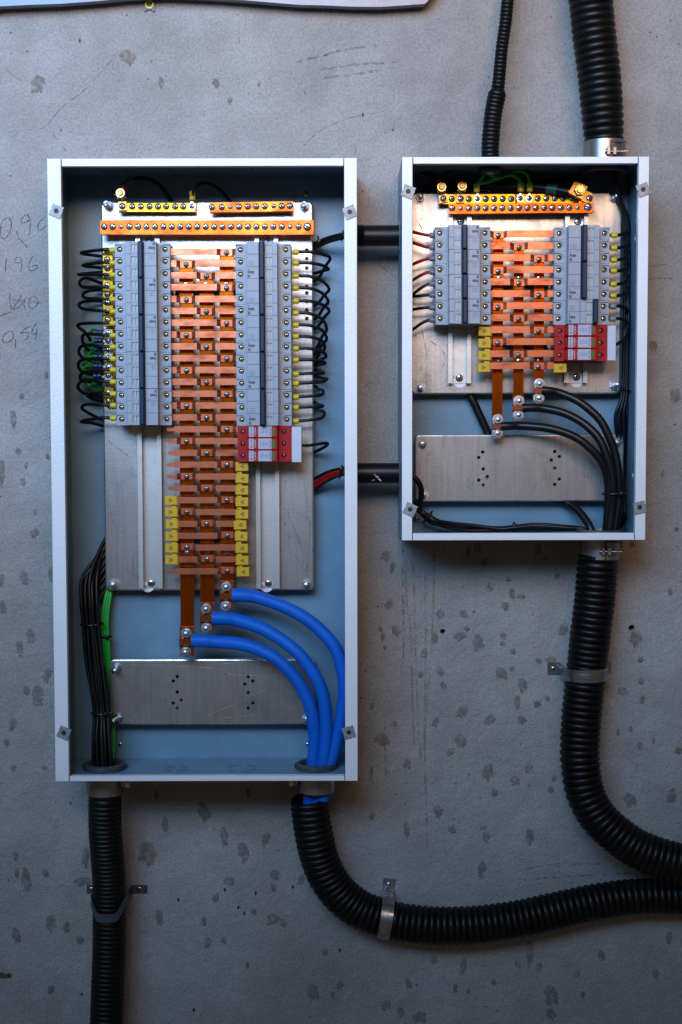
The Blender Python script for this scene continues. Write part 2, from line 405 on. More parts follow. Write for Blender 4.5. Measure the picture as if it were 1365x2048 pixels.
spl(240, 1560, .293, [(570,215,95,160),(190,500,120,220),(715,390,60,160),(845,490,90,150),(1000,400,65,110),(745,690,75,80),(1060,650,80,90),(655,805,55,80),(1045,950,90,110),(1115,980,60,80),(270,940,70,120),(575,965,45,70),(600,1110,60,80),(710,1095,40,70),(870,1265,30,70),(1320,1450,80,160),(310,300,60,110),(1050,735,45,60),(1240,680,60,80),(250,110,50,80),(880,85,45,90),(915,900,40,70)])
spl(640, 1700, .5311, [(610,75,45,70),(75,510,35,45),(250,585,40,50),(375,630,55,60),(305,610,30,50),(335,505,30,45),(790,390,40,100),(745,430,25,40),(825,440,25,50),(870,545,70,80),(870,620,40,60),(655,498,25,30),(540,440,30,70),(430,415,25,40),(510,520,25,40),(560,530,15,30),(1060,395,35,45),(970,465,25,35),(990,545,20,35),(1315,330,25,60),(1265,470,35,40),(50,545,20,40),(20,385,25,40)])
spl(1200, 1080, .3027, [(240,650,80,140),(270,790,40,60),(275,935,50,60),(150,1000,70,70),(280,1055,45,70),(465,340,40,60),(205,1250,35,60),(265,1360,50,60),(200,1720,90,130),(475,1690,70,130),(520,1390,50,70),(355,1325,25,40),(120,1265,25,50),(215,20,55,70)])
spl(1260, 300, .3804, [(125,1030,50,70),(240,1290,55,110),(175,1700,22,50),(245,1995,30,40)])
spl(0, 0, .3516, [(215,480,90,120),(725,325,95,95),(1232,475,45,60),(1310,572,35,50),(917,470,33,85),(1475,475,25,45)])
rs = random.Random(3)
for i, (x, y, w, h) in enumerate(SPL):
    g = G(); cx, cz = XZ(x, y, 0); a = w * MM(0) * .5; b = h * MM(0) * .5; n = 34
    ph = [rs.uniform(0, 6.28) for _ in range(4)]
    rim = []; mid = []
    for k in range(n):
        t = 2 * math.pi * k / n
        rr = .86 + .13 * math.sin(2 * t + ph[0]) + .06 * math.sin(5 * t + ph[1]) + rs.uniform(-.07, .07)
        if math.sin(t) < -.15: rr += rs.choice((-.22, -.1, .05, .22))
        u = a * rr * math.cos(t); w_ = b * rr * math.sin(t)
        rim.append((cx + u, -.0002, cz + w_)); mid.append((cx + u * .72, -.0006 - .0012 * rs.random(), cz + w_ * .72 + b * .03))
    inn = [(cx + (p[0] - cx) * .5, -.0006 - .0016 * rs.random(), cz + (p[2] - cz) * .5) for p in mid]
    g.add(rim + mid + inn + [(cx, -.001, cz)],
          [(k, (k + 1) % n, n + (k + 1) % n, n + k) for k in range(n)] +
          [(n + k, n + (k + 1) % n, 2 * n + (k + 1) % n, 2 * n + k) for k in range(n)] +
          [(2 * n + k, 2 * n + (k + 1) % n, 3 * n) for k in range(n)])
    part('mud_splat', g, MT['mudthick'] if (i * 7) % 9 == 0 else MT['mud'], wall, 180)

def ribbon(pts, w, h=.0003, jit=0.0):
    """flat stroke on the wall through photo pixels"""
    g = G(); q = [P(x, y, h) for x, y in pts]; q = spline(q, .004) if len(q) > 2 else [q[0].lerp(q[1], t / 8) for t in range(9)]
    v = []; m = len(q)
    for k in range(m):
        t = (q[min(k + 1, m - 1)] - q[max(k - 1, 0)]).normalized(); s = Vector((-t.z, 0, t.x))
        j = Vector((random.uniform(-jit, jit), 0, random.uniform(-jit, jit)))
        ww = w * random.uniform(.7, 1.2) * .5 * (1 if 0 < k < m - 1 else .4)
        v += [q[k] + s * ww + j, q[k] - s * ww + j]
    g.add(v, [(2 * k, 2 * k + 1, 2 * k + 3, 2 * k + 2) for k in range(m - 1)])
    return g
def merge(gs):
    o = G()
    for a in gs: o.add(a.v, a.f)
    return o
def zs(ox, oy, sc, lists): return [[(ox + x * sc, oy + y * sc) for x, y in l] for l in lists]
S = .19531
writing = {
 'a': zs(0, 360, S, [[(75,385),(30,420),(5,500),(15,580),(45,605),(90,560),(118,480),(115,410),(75,385)], [(172,520),(185,575)], [(185,590),(240,640),(290,700)],
      [(315,395),(270,350),(225,400),(225,440),(270,430),(318,400)], [(320,395),(310,470),(298,570)], [(470,380),(420,410),(390,470),(395,515),(440,500),(475,460)]]),
 'b': zs(0, 360, S, [[(72,800),(60,870),(62,950)], [(150,840),(175,790),(215,800),(225,870),(212,945)], [(150,840),(190,850),(225,830)], [(350,770),(310,830),(295,900),(320,930),(380,910),(380,870),(320,890)]]),
 'c': zs(0, 360, S, [[(108,1145),(100,1240),(125,1335)], [(125,1330),(180,1250),(225,1180)], [(125,1330),(200,1300),(240,1230)], [(262,1200),(245,1270),(262,1325)], [(330,1190),(300,1240),(305,1305),(350,1310),(392,1260),(375,1205),(330,1190)], [(0,1395),(60,1370),(125,1350)]]),
 'd': zs(0, 360, S, [[(110,1545),(60,1570),(30,1620),(35,1660),(90,1660),(140,1610),(135,1565),(110,1545)], [(160,1625),(160,1720)], [(205,1575),(250,1530),(305,1500)], [(210,1570),(290,1560),(290,1610),(240,1645)], [(380,1460),(335,1530),(330,1580),(385,1560)], [(385,1520),(375,1590),(365,1640)]])}
for k, ls in writing.items():
    part('pencil_figures', merge([ribbon(l, .0015, jit=.0002) for l in ls]), MT['pencil'], wall)
cr = [[(726,775),(738,768),(748,764),(765,766),(785,765),(800,758)], [(752,503),(756,515),(755,524),(770,538),(785,550),(797,560)],
      [(98,247),(110,232),(125,214),(150,195),(175,175),(195,152),(215,130),(235,105)], [(98,247),(82,258),(66,258),(52,268)],
      [(98,250),(115,280),(135,305)], [(0,118),(15,140),(45,165)], [(1038,1741),(1110,1728),(1160,1726),(1215,1728)],
      [(1095,1735),(1130,1731),(1200,1729)], [(600,300),(640,262),(700,236),(770,222)], [(705,285),(712,300),(707,312)]]
for l in cr: part('hairline_crack', ribbon(l, .0009, jit=.0003), MT['crack'], wall)
rl = [[(811,1120),(814,1200),(822,1260),(825,1380),(829,1490)], [(826,1110),(829,1200),(832,1320),(836,1420),(842,1520)], [(852,1150),(851,1230),(852,1300),(850,1450),(853,1640),(856,1700)],
      [(869,1090),(868,1180),(862,1310),(853,1420),(848,1500)], [(478,60),(480,90)], [(20,598),(60,603),(95,609)], [(1298,530),(1330,531),(1350,534)]]
for l in rl: part('rust_run', ribbon(l, .0034, jit=.0008), MT['rust'], wall)
for l in [[(600,1280),(640,1276)], [(640,112),(700,98),(760,90)], [(640,140),(720,128),(790,125)], [(640,156),(700,150),(760,140)], [(590,125),(660,108)], [(1278,560),(1310,558),(1345,556)],
          [(1035,1760),(1150,1752),(1300,1745)], [(770,1450),(772,1560)], [(806,1085),(808,1330)]]:
    part('trowel_mark', ribbon(l, .0034, jit=.0008), MT['trowel'], wall)
for x, y in [(450,1779),(477,1814),(489,1826),(357,1799),(388,2020),(1360//2,1900),(586,1774),(512,1786),(164,1988),(726,230),(160,82)]:
    g = G(); cx, cz = XZ(x, y, 0); g.prism([(cx + random.uniform(.7, 1.1) * .0018 * math.cos(t), cz + random.uniform(.8, 1.4) * .0028 * math.sin(t)) for t in [k * .785 for k in range(8)]], 0, .0006)
    part('dark_chip', g, MT['slot'], wall)

# ================================================================== ENCLOSURES
D = .143                                             # box depth
SH, NO, HA = .080, .0985, .1075                       # breaker shoulder, nose and handle heights above the wall
PL = .030                                            # mounting plate face
def enclosure(name, label, tl, tr, bl, br, fl, fr, ft, fb, clips, bot_holes, top_holes):
    x0 = (P(*tl, D).x + P(*bl, D).x) / 2; x1 = (P(*tr, D).x + P(*br, D).x) / 2
    z1 = (P(*tl, D).z + P(*tr, D).z) / 2; z0 = (P(*bl, D).z + P(*br, D).z) / 2
    t = .0016; root = thing(name, label, 'electrical box', ((x0 + x1) / 2, 0, z0))
    px = MM(D)
    g = G(); g.box(x0 + t, x1 - t, .0005, .0005 + t, z0 + t, z1 - t); part('back_panel', g, MT['paint_in'], root)
    for xa in (x0, x1 - t):
        g = G(); g.box(xa, xa + t, .0005, D - .002, z0, z1); part('side_panel', g, MT['paint_in'], root)
    for za, holes, nm in ((z0, bot_holes, 'bottom_panel'), (z1 - t, top_holes, 'top_panel')):
        g = G(); g.prism([(x0 + t, .0005), (x1 - t, .0005), (x1 - t, D - .002), (x0 + t, D - .002)], za, za + t, [circ(hx, hh, hr, 24) for hx, hh, hr in holes], axis='z')
        part(nm, g, MT['paint_in'], root)
    w0, w1 = fl * px, fr * px
    for a, b in ((x0, x0 + w0), (x1 - w1, x1)):
        g = G(); g.box(a, b, D - .002, D, z0, z1, .0005)
        inner = b - .0015 if a == x0 else a
        g.box(inner, inner + .0015, D - .011, D - .002, z0 + .004, z1 - .004)
        part('side_flange', g, MT['paint'], root)
    for a, b, s in ((z0, z0 + fb * px, 1), (z1 - ft * px, z1, -1)):
        g = G(); g.box(x0 + w0 + .0012, x1 - w1 - .0012, D - .0025, D - .0006, a, b, .0005)
        zz = b - .0015 if s > 0 else a
        g.box(x0 + w0 + .002, x1 - w1 - .002, D - .012, D - .0025, zz, zz + .0015)
        part('end_flange', g, MT['paint'], root)
    for cx, cy, an in clips:
        g = G(); s = .0086; xx, zz = XZ(cx, cy, D + .002); ca, sa = math.cos(R(an)), math.sin(R(an))
        def rot(p): return (xx + p[0] * ca - p[1] * sa, zz + p[0] * sa + p[1] * ca)
        g.prism([rot(p) for p in [(-s, -s), (s, -s), (s, s * .5), (s * .85, s * .6), (s, s * .75), (s, s), (-s, s), (-s, s * .2), (-s * .8, 0), (-s, -s * .2)]], D + .0004, D + .002, [[rot(p) for p in circ(0, 0, .0036, 12)]])
        g.mi = 1; g.lathe((xx, D + .0003, zz), [(.0045, -.0002), (.0045, .0004)], 12)
        part('corner_clip', g, [MT['clip'], MT['slot']], root)
    return root, x0, x1, z0, z1
HC = .0715                                           # conduits enter at mid depth
lbL = P(210, 1540, HC).x; lbR = P(633, 1540, HC).x; rbB = P(1199, 1075, HC).x; rbT = P(1209, 318, HC).x; rbT2 = P(981, 318, HC).x
LB, lx0, lx1, lz0, lz1 = enclosure('electrical_box', 'tall open light grey steel electrical box with three blue cables', (93, 316), (714, 317), (113, 1563), (716, 1562), 27, 25, 15, 10,
    [(113, 422, -22), (700, 424, 22), (128, 1466, -24), (698, 1465, 16)], [(lbL, HC, .027), (lbR, HC, .027)], [])
RB, rx0, rx1, rz0, rz1 = enclosure('electrical_box', 'smaller open light grey steel electrical box with three thick black cables', (803, 313), (1298, 314), (806, 1082), (1292, 1079), 20.5, 20.5, 13, 14,
    [(817, 383, -22), (1287, 379, 20), (821, 1019, -26), (1280, 1015, 14)], [(rbB, HC, .029)], [(rbT, HC, .029), (rbT2, HC, .013)])

def knockout(root, c, r, axis, side=1):
    """pressed knock-out ring on a panel"""
    g = G(); x, h, z = c
    g.lathe(c, [(r, 0), (r, .0006 * side), (r - .0012, .0006 * side), (r - .0012, 0)], 28, axis=axis, cap=False)
    a = part('knockout', g, MT['clamp'], root)
for px_, r in ((353, .016), (484, .022)): knockout(LB, (P(px_, 1540, HC).x, HC, lz0 + .0017), r, 'z')
for px_, r in ((225, .022), (357, .015), (487, .014), (620, .026)): knockout(LB, (P(px_, 340, HC).x, HC, lz1 - .0017), r, 'z', -1)
for px_, r in ((880, .026), (1085, .022)): knockout(RB, (P(px_, 335, HC).x, HC, rz1 - .0017), r, 'z', -1)
for py_, r in ((470, .022), (945, .022)): knockout(RB, (rx1 - .0017, HC + .01, P(1265, py_, .08).z), r, 'x', -1)
for py_, r in ((950, .022), (1385, .022)): knockout(LB, (lx0 + .0017, HC + .01, P(120, py_, .08).z), r, 'x', 1)
for px_, py_ in ((229, 386), (613, 388), (241, 1489), (616, 1489)): inst('panel_screw', SCREW_S if py_ > 1000 else SCREW_GOLD, LB, P(px_, py_, .0022), random.random() * 3)
for px_, py_ in ((834, 1038),): inst('panel_screw', SCREW_GOLD, RB, P(px_, py_, .0022), .4)

# ------------------------------------------------------------------ mounting plates
def plate(name, label, c, studs, holes=(), ph=PL, hr=.0028):
    x0 = (P(*c[0], ph).x + P(*c[2], ph).x) / 2; x1 = (P(*c[1], ph).x + P(*c[3], ph).x) / 2
    z1 = (P(*c[0], ph).z + P(*c[1], ph).z) / 2; z0 = (P(*c[2], ph).z + P(*c[3], ph).z) / 2
    root = thing(name, label, 'mounting plate', ((x0 + x1) / 2, 0, z0))
    g = G(); hs = [circ(*XZ(px_, py_, ph), hr if not isinstance(q, tuple) else 0, 10) for q in (0,) for px_, py_ in holes]
    e = .0022
    g.prism(rrect(x0 + e, x1 - e, z0 + e, z1 - e, .006), ph - .0015, ph, hs)
    # rolled edge and folded-back rim
    o1 = rrect(x0 + e, x1 - e, z0 + e, z1 - e, .006); o2 = rrect(x0, x1, z0, z1, .007); n = len(o1)
    v = [(p[0], -ph, p[1]) for p in o1] + [(p[0] + (q[0] - p[0]) * .7, -ph + .0006, p[1] + (q[1] - p[1]) * .7) for p, q in zip(o1, o2)] + [(p[0], -ph + e, p[1]) for p in o2] + [(p[0], -ph + .013, p[1]) for p in o2]
    g.add(v, [(k * n + i, k * n + (i + 1) % n, (k + 1) * n + (i + 1) % n, (k + 1) * n + i) for k in range(3) for i in range(n)])
    part('sheet', g, MT['galv'], root)
    for px_, py_, l in studs:
        inst('stud_bolt', NUT_STUD, root, P(px_, py_, ph), random.random(), (1, l, 1), (random.uniform(-.15, .15), random.uniform(-.2, .2)))
        q = P(px_, py_, 0); g = G(); g.lathe((q.x, .002, q.z), [(.0036, 0), (.0036, ph - .002)], 8); part('stud', g, MT['zinc'], root)
    return root, x0, x1, z0, z1
hc = [(614, y) for y in (500, 517, 536, 552, 573, 586, 603, 620, 637)]
PLT, px0, px1, pz0, pz1 = plate('mounting_plate', 'large galvanised mounting plate carrying breakers in the tall box', ((203, 404), (626, 402), (210, 1181), (629, 1181)),
    [(219, 413, 1.2), (610, 414, 1.1), (227, 1168, .8), (614, 1168, .7)], hc, PL, .0030)
PLT2 = plate('mounting_plate', 'narrow galvanised plate with drilled holes below the busbars, tall box', ((218, 1318), (633, 1319), (221, 1450), (630, 1449)),
    [(234, 1336, 1.1), (236, 1436, 1.1), (613, 1437, .6)], [(355, 1353), (347, 1362), (355, 1384), (363, 1400), (347, 1406), (355, 1416), (497, 1353), (506, 1362), (490, 1368), (497, 1385), (506, 1406), (497, 1416)])[0]
PLR, qx0, qx1, qz0, qz1 = plate('mounting_plate', 'galvanised mounting plate carrying breakers in the smaller box', ((824, 386), (1245, 384), (821, 788), (1241, 788)),
    [(839, 398, .9), (1229, 396, .8), (842, 776, .7), (1229, 771, 1.2)], [])
PLR2 = plate('mounting_plate', 'narrow galvanised plate with drilled holes under the black cables, smaller box', ((831, 870), (1249, 869), (829, 1003), (1247, 1003)),
    [(845, 888, .5), (848, 990, .5), (1234, 885, .5)], [(966, 904), (958, 915), (967, 938), (975, 953), (958, 960), (967, 970), (1110, 903), (1119, 913), (1103, 920), (1110, 936), (1119, 958), (1110, 969)])[0]

MT['scratch_dark'] = faded('dark_scratch', (.10, .095, .09), .70, 90, .36, .60, .6)
MT['scratch_light'] = faded('pale_scratch', (.60, .61, .62), .55, 90, .36, .60, .35)
def scratch(root, pts, w, m):
    part('scratch', ribbon(pts, w, PL + .00025, .0001), MT[m], root)
for pts, w, m in [([(562, 1005), (576, 1025), (590, 1060), (602, 1090), (608, 1110), (607, 1130)], .0007, 'scratch_dark'), ([(588, 1110), (600, 1125), (612, 1145)], .0006, 'scratch_dark'), ([(604, 940), (612, 985), (622, 1030)], .0004, 'scratch_dark'),
                  ([(572, 960), (570, 985)], .0005, 'scratch_dark'), ([(620, 1040), (618, 1110), (612, 1150)], .0009, 'scratch_dark'), ([(216, 880), (240, 900), (262, 915)], .0010, 'scratch_dark'), ([(268, 1115), (266, 1140)], .0010, 'scratch_dark'),
                  ([(214, 1000), (230, 1050), (250, 1070)], .0005, 'scratch_dark')]: scratch(PLT, pts, w, m)
for pts, w, m in [([(238, 1329), (330, 1331), (440, 1338), (470, 1350), (575, 1350)], .0006, 'scratch_light'), ([(440, 1330), (478, 1390), (510, 1430)], .0005, 'scratch_dark'), ([(412, 1432), (470, 1408), (540, 1375), (590, 1355)], .0004, 'scratch_light'),
                  ([(430, 1438), (520, 1428)], .0005, 'scratch_light'), ([(388, 1322), (388, 1446)], .0005, 'scratch_dark'), ([(437, 1328), (520, 1324)], .0008, 'scratch_light'), ([(300, 1380), (302, 1412)], .0006, 'scratch_dark')]: scratch(PLT2, pts, w, m)
for pts, w, m in [([(934, 955), (940, 970)], .0006, 'scratch_dark'), ([(911, 883), (914, 896)], .0006, 'scratch_dark'), ([(944, 958), (948, 980)], .0006, 'scratch_dark'), ([(1060, 990), (1075, 965)], .0006, 'scratch_dark'), ([(1120, 978), (1126, 970)], .0006, 'scratch_dark'), ([(838, 930), (842, 960)], .0008, 'scratch_dark')]: scratch(PLR2, pts, w, m)
for pts, w, m in [([(835, 440), (850, 470), (860, 500)], .0012, 'scratch_dark'), ([(845, 660), (856, 720)], .0012, 'scratch_dark'), ([(1185, 460), (1240, 470)], .0006, 'scratch_light'), ([(860, 680), (890, 710), (880, 750)], .0014, 'scratch_dark')]: scratch(PLR, pts, w, m)

# ------------------------------------------------------------------ mounting rails
def rail(label, xa, xb, yt, yb, slots):
    x0 = P((xa[0]), yt, PL + .0075).x; x1 = P(xb[0], yt, PL + .0075).x
    zt = P(xa[0], yt, PL + .005).z; zb = P(xa[0], yb, PL + .005).z
    w = (x1 - x0); f = w * .155
    root = thing('mounting_rail', label, 'rail', ((x0 + x1) / 2, -PL, zb))
    b = PL + .0002; t = .0012; hi = b + .0125
    ss = [rrect(P(sx, sy, b).x - .009, P(sx, sy, b).x + .009, P(sx, sy, b).z - .0032, P(sx, sy, b).z + .0032, .003) for sx, sy in slots]
    g = G(); g.prism([(x0 + f + t, zb), (x1 - f - t, zb), (x1 - f - t, zt), (x0 + f + t, zt)], b, b + t, ss)
    part('web', g, MT['galvd'], root)
    for a, c, s in ((x0, x0 + f, 1), (x1 - f, x1, -1)):
        g = G(); g.prism([(a, hi - t), (c, hi - t), (c, hi), (a, hi)] if 0 else [(a, zb), (c, zb), (c, zt), (a, zt)], hi - t, hi)
        e = c if s > 0 else a - t
        g.box(e, e + t, b, hi, zb, zt); part('lip', g, MT['galvd'], root)
    for sx, sy in slots:
        inst('rail_screw', SCREW, root, P(sx + 2, sy, b + .0015), random.random() * 3, 1.15)
    q = P((xa[0] + xb[0]) / 2, yb, PL); g = G(); g.lathe((q.x, PL + .00005, q.z + .004), [(.0105, 0), (.0105, .0001)], 20)
    part('plate_hole_disc', g, MT['paint'], root)  # pale disc standing in for a hole in the plate
    return root
rail('galvanised rail below the left breaker stack beside the brass bars, tall box' if 0 else 'galvanised mounting rail under the breakers beside the brass bars, tall box', (272,), (320,), 472, 1176, [(296, 479), (301, 1166)])
rail('galvanised mounting rail under the red surge arresters, tall box', (510,), (557,), 472, 1176, [(530, 479), (535, 1166)])
rail('galvanised mounting rail under the two-pole breakers, smaller box', (897,), (943,), 434, 767, [(920, 443), (917, 756)])
rail('short galvanised mounting rail under the red surge arresters, smaller box', (1130,), (1177,), 432, 766, [(1154, 443), (1151, 754)])

# ------------------------------------------------------------------ circuit breakers
RAILH = PL + .0077
ROWREF = 610
def bx(px_, h): return P(px_, ROWREF, h).x - P(285.5, ROWREF, SH).x
PW = .0178 / 2
def shoulder_layers(g, a, b, zc=0, top=SH, openside=-1, r=.0042, cxo=None):
    """terminal shoulder between x=a..b: screw well and U-shaped recess open to the outer side"""
    lo, hi = min(a, b), max(a, b); cx = cxo if cxo is not None else (lo + hi) / 2
    rect = [(lo, zc - PW), (hi, zc - PW), (hi, zc + PW), (lo, zc + PW)]
    g.prism(rect, top - .0065, top - .0022, [circ(cx, zc, r, 14)], back=False)
    R2 = .0066; pts = []
    if openside < 0:
        arc = [(cx + R2 * math.cos(R(t)), zc + R2 * math.sin(R(t))) for t in range(-90, 91, 20)]
        out = [(lo, zc - PW), (hi, zc - PW), (hi, zc + PW), (lo, zc + PW), (lo, zc + R2)] + arc[::-1] + [(lo, zc - R2)]
    else:
        arc = [(cx + R2 * math.cos(R(t)), zc + R2 * math.sin(R(t))) for t in range(90, 271, 20)]
        out = [(lo, zc - PW), (hi, zc - PW), (hi, zc - R2)] + arc[::-1] + [(hi, zc + R2), (hi, zc + PW), (lo, zc + PW)]
    g.prism(out, top - .0022, top, back=False)
def pole_mesh(off):
    g = G()
    s0, s1 = bx(230.5, SH), bx(252.5, SH); e0, e1 = bx(314.5, SH), bx(340.5, SH)
    n0, n1 = bx(252, NO), bx(313.5, NO)
    base = SH - .0065
    g.box(s0, e1, RAILH + .001, base, -PW, PW)                        # body
    g.box(s0 - .001, s0, RAILH + .004, base - .012, -PW, PW); 
    g.box(s1 - .001, e0 + .001, base, SH - .001, -PW, PW)
    g.box(n0, n1, SH - .001, NO - .0035, -PW, PW)
    shoulder_layers(g, s0, s1, openside=-1, cxo=bx(240, SH)); shoulder_layers(g, e0, e1, openside=1, cxo=bx(330.5, SH))
    if not off: st, wi, ha, lab = (252, 262), (262, 276), (276, 287), (289, 313.5)
    else: ha, wi, st, lab = (252, 262.5), (262.5, 277), (277, 288.5), (289, 313.5)
    g.box(bx(st[0], NO), bx(st[1], NO) - .0001, NO - .0035, NO, -PW, PW, .0004)
    a, b = bx(wi[0], NO), bx(wi[1], NO)
    g.prism([(a, -PW), (b, -PW), (b, PW), (a, PW)], NO - .0035, NO - .0006, [[(a + .0012, -.0046), (b - .0008, -.0046), (b - .0008, .0052), (a + .0012, .0052)]], back=False)
    g.box(bx(lab[0], NO), bx(lab[1], NO), NO - .0035, NO, -PW, PW, .0004)
    g.mi = 1
    g.box(a + .0012, b - .0008, NO - .0035, NO - .0026, -.0046, .0052)
    m_ = (a + b) / 2
    g.box(m_ - .0007, m_ + .0005, NO - .0026, NO - .0004, -.0046, .0062)
    g.mi = 2                                                           # dark cable entries on both outer faces
    for e, s in ((s0 - .0004, -1), (e1 + .0004, 1)):
        g.box(min(e, e - .0004 * s), max(e, e - .0004 * s) , base - .017, base - .005, -.005, .005)
    return mesh_of(g, [MT['breaker'], MT['window'], MT['slot']], 'pole', ang=30)
POLE = {False: pole_mesh(False), True: pole_mesh(True)}
def print_mesh(kind):
    g = G(); rr = random.Random(5 + kind); a, b = bx(291, NO), bx(312, NO); h = NO + .00004
    def d(x0, x1, z0, z1): g.add([(x0, -h, z0), (x1, -h, z0), (x1, -h, z1), (x0, -h, z1)], [(0, 1, 2, 3)])
    w = b - a
    if kind == 0:          # rating text block
        for i in range(9):
            x = a + w * (.34 + .07 * i); l = rr.uniform(.002, .0042)
            d(x, x + .0009, .0005 - l * .5 - .001, .0005 + l * .5 - .001)
        for i in range(4): d(a + w * (.75 + .06 * i), a + w * (.75 + .06 * i) + .0007, .0030, .0076)
        for i in range(6): d(a + w * (.06 + .09 * i), a + w * (.06 + .09 * i) + .0008, -.0071, -.0065)
        for i in range(5): d(a + w * .82, a + w * .95, -.0068 + .0012 * i, -.0063 + .0012 * i)
    else:                  # wiring diagram: three poles with switch, coil, terminals
        for z in (.0065, .0040, .0014):
            d(a + w * .32, a + w * .50, z, z + .0004); d(a + w * .56, a + w * .62, z - .0006, z + .0004)
            for i in range(3): d(a + w * (.64 + .08 * i), a + w * (.70 + .08 * i), z + .0005 * (i % 2), z + .0005 * (i % 2) + .0005)
            d(a + w * .90, a + w * .97, z, z + .0004)
        d(a + w * .59, a + w * .605, .0010, .0066)
    return mesh_of(g, MT['print'], 'print', recalc=False)
PRINT = [print_mesh(0), print_mesh(1)]
def handle_mesh(n, off):
    g = G(); a, b = (276.3, 285.5) if not off else (252.6, 262)
    hw = n * .009 - .0006
    x0, x1 = bx(a, HA), bx(b, HA)
    g.box(x0, x1, NO - .003, HA, -hw, hw, .0012)
    g.box(x0 - .0006, x1 + .0025, NO - .0034, NO - .0028, -hw, hw)
    return mesh_of(g, MT['handle'], 'handle', ang=20)
HANDLE = {}
SC_T = [SCREW_TERM]
def breaker(label, group, cx, cy, n, rot180=False, off=False):
    """n-pole breaker; cx,cy = photo pixel of its centre at shoulder depth"""
    q = P(cx, cy, SH); pos = Vector((q.x, 0, q.z))
    root = thing('circuit_breaker', label, 'circuit breaker', (q.x, -RAILH, q.z - n * .009), group)
    rot = math.pi if rot180 else 0; s = -1 if rot180 else 1
    for i in range(n):
        zc = pos.z + s * ((n - 1) / 2 - i) * .018
        po = inst('pole', POLE[off], root, (pos.x, 0, zc), rot)
        for px_ in (240, 330.5):
            inst('terminal_screw', SCREW_TERM, po, (pos.x + s * bx(px_, SH), -(SH - .0058), zc), 0)
            o = col.objects[-1]; c = po.children[-1] if po.children else None
        if i == 0: inst('print', PRINT[0], po, (pos.x, 0, zc), 0)
        if i == 1: inst('print', PRINT[1], po, (pos.x, 0, zc), 0)
    if (n, off) not in HANDLE: HANDLE[n, off] = handle_mesh(n, off)
    inst('handle', HANDLE[n, off], root, pos, rot)
    return root
def inst(name, me, parent, pos, rot=0.0, scale=1.0, tilt=(0, 0)):
    """instance of a shared mesh at a world position; parents may themselves be turned about the depth axis"""
    o = bpy.data.objects.new(name, me); col.objects.link(o); o.parent = parent
    pr = parent.rotation_euler[1] if parent.type == 'MESH' else 0.0
    d = Vector(pos) - ORG[parent]
    if pr: d = Matrix.Rotation(-pr, 3, 'Y') @ d
    o.location = d; o.rotation_euler = (tilt[0], rot, tilt[1])
    o.scale = (scale,) * 3 if not isinstance(scale, tuple) else scale
    ORG[o] = Vector(pos); return o
for i in range(5):
    y = 486.5 + 12.1 * 3 + i * 72.9
    breaker('grey three-pole breaker beside the upright brass bars, %s below the long copper bar' % ORD[i], 'three-pole breakers in the tall box', 285.0 + i * .9, y, 3)
for i in range(5):
    y = 487.5 + 12.1 * 3 + i * 72.9
    breaker('grey three-pole breaker above the red arresters, tall box, %s from the copper bar' % ORD[i], 'three-pole breakers in the tall box', 526.5 + i * .6, y, 3, True)
for i in range(4):
    breaker('grey two-pole breaker with grey ferruled wires, smaller box, %s from its copper bar' % ORD[i], 'two-pole breakers in the smaller box', 926.0 + i * .3, 453.5 + 24.5 + i * 49, 2)
for i in range(2):
    breaker('grey three-pole circuit breaker in the smaller box, %s down from its copper bar' % ORD[i], 'three-pole breakers in the smaller box', 1165 - i * .8, 454 + 36.7 + i * 73.4, 3, True)
breaker('grey two-pole circuit breaker with handle at its far side, touching the red surge arresters', None, 1163, 454 + 73.4 * 2 + 24.4, 2, True, True)

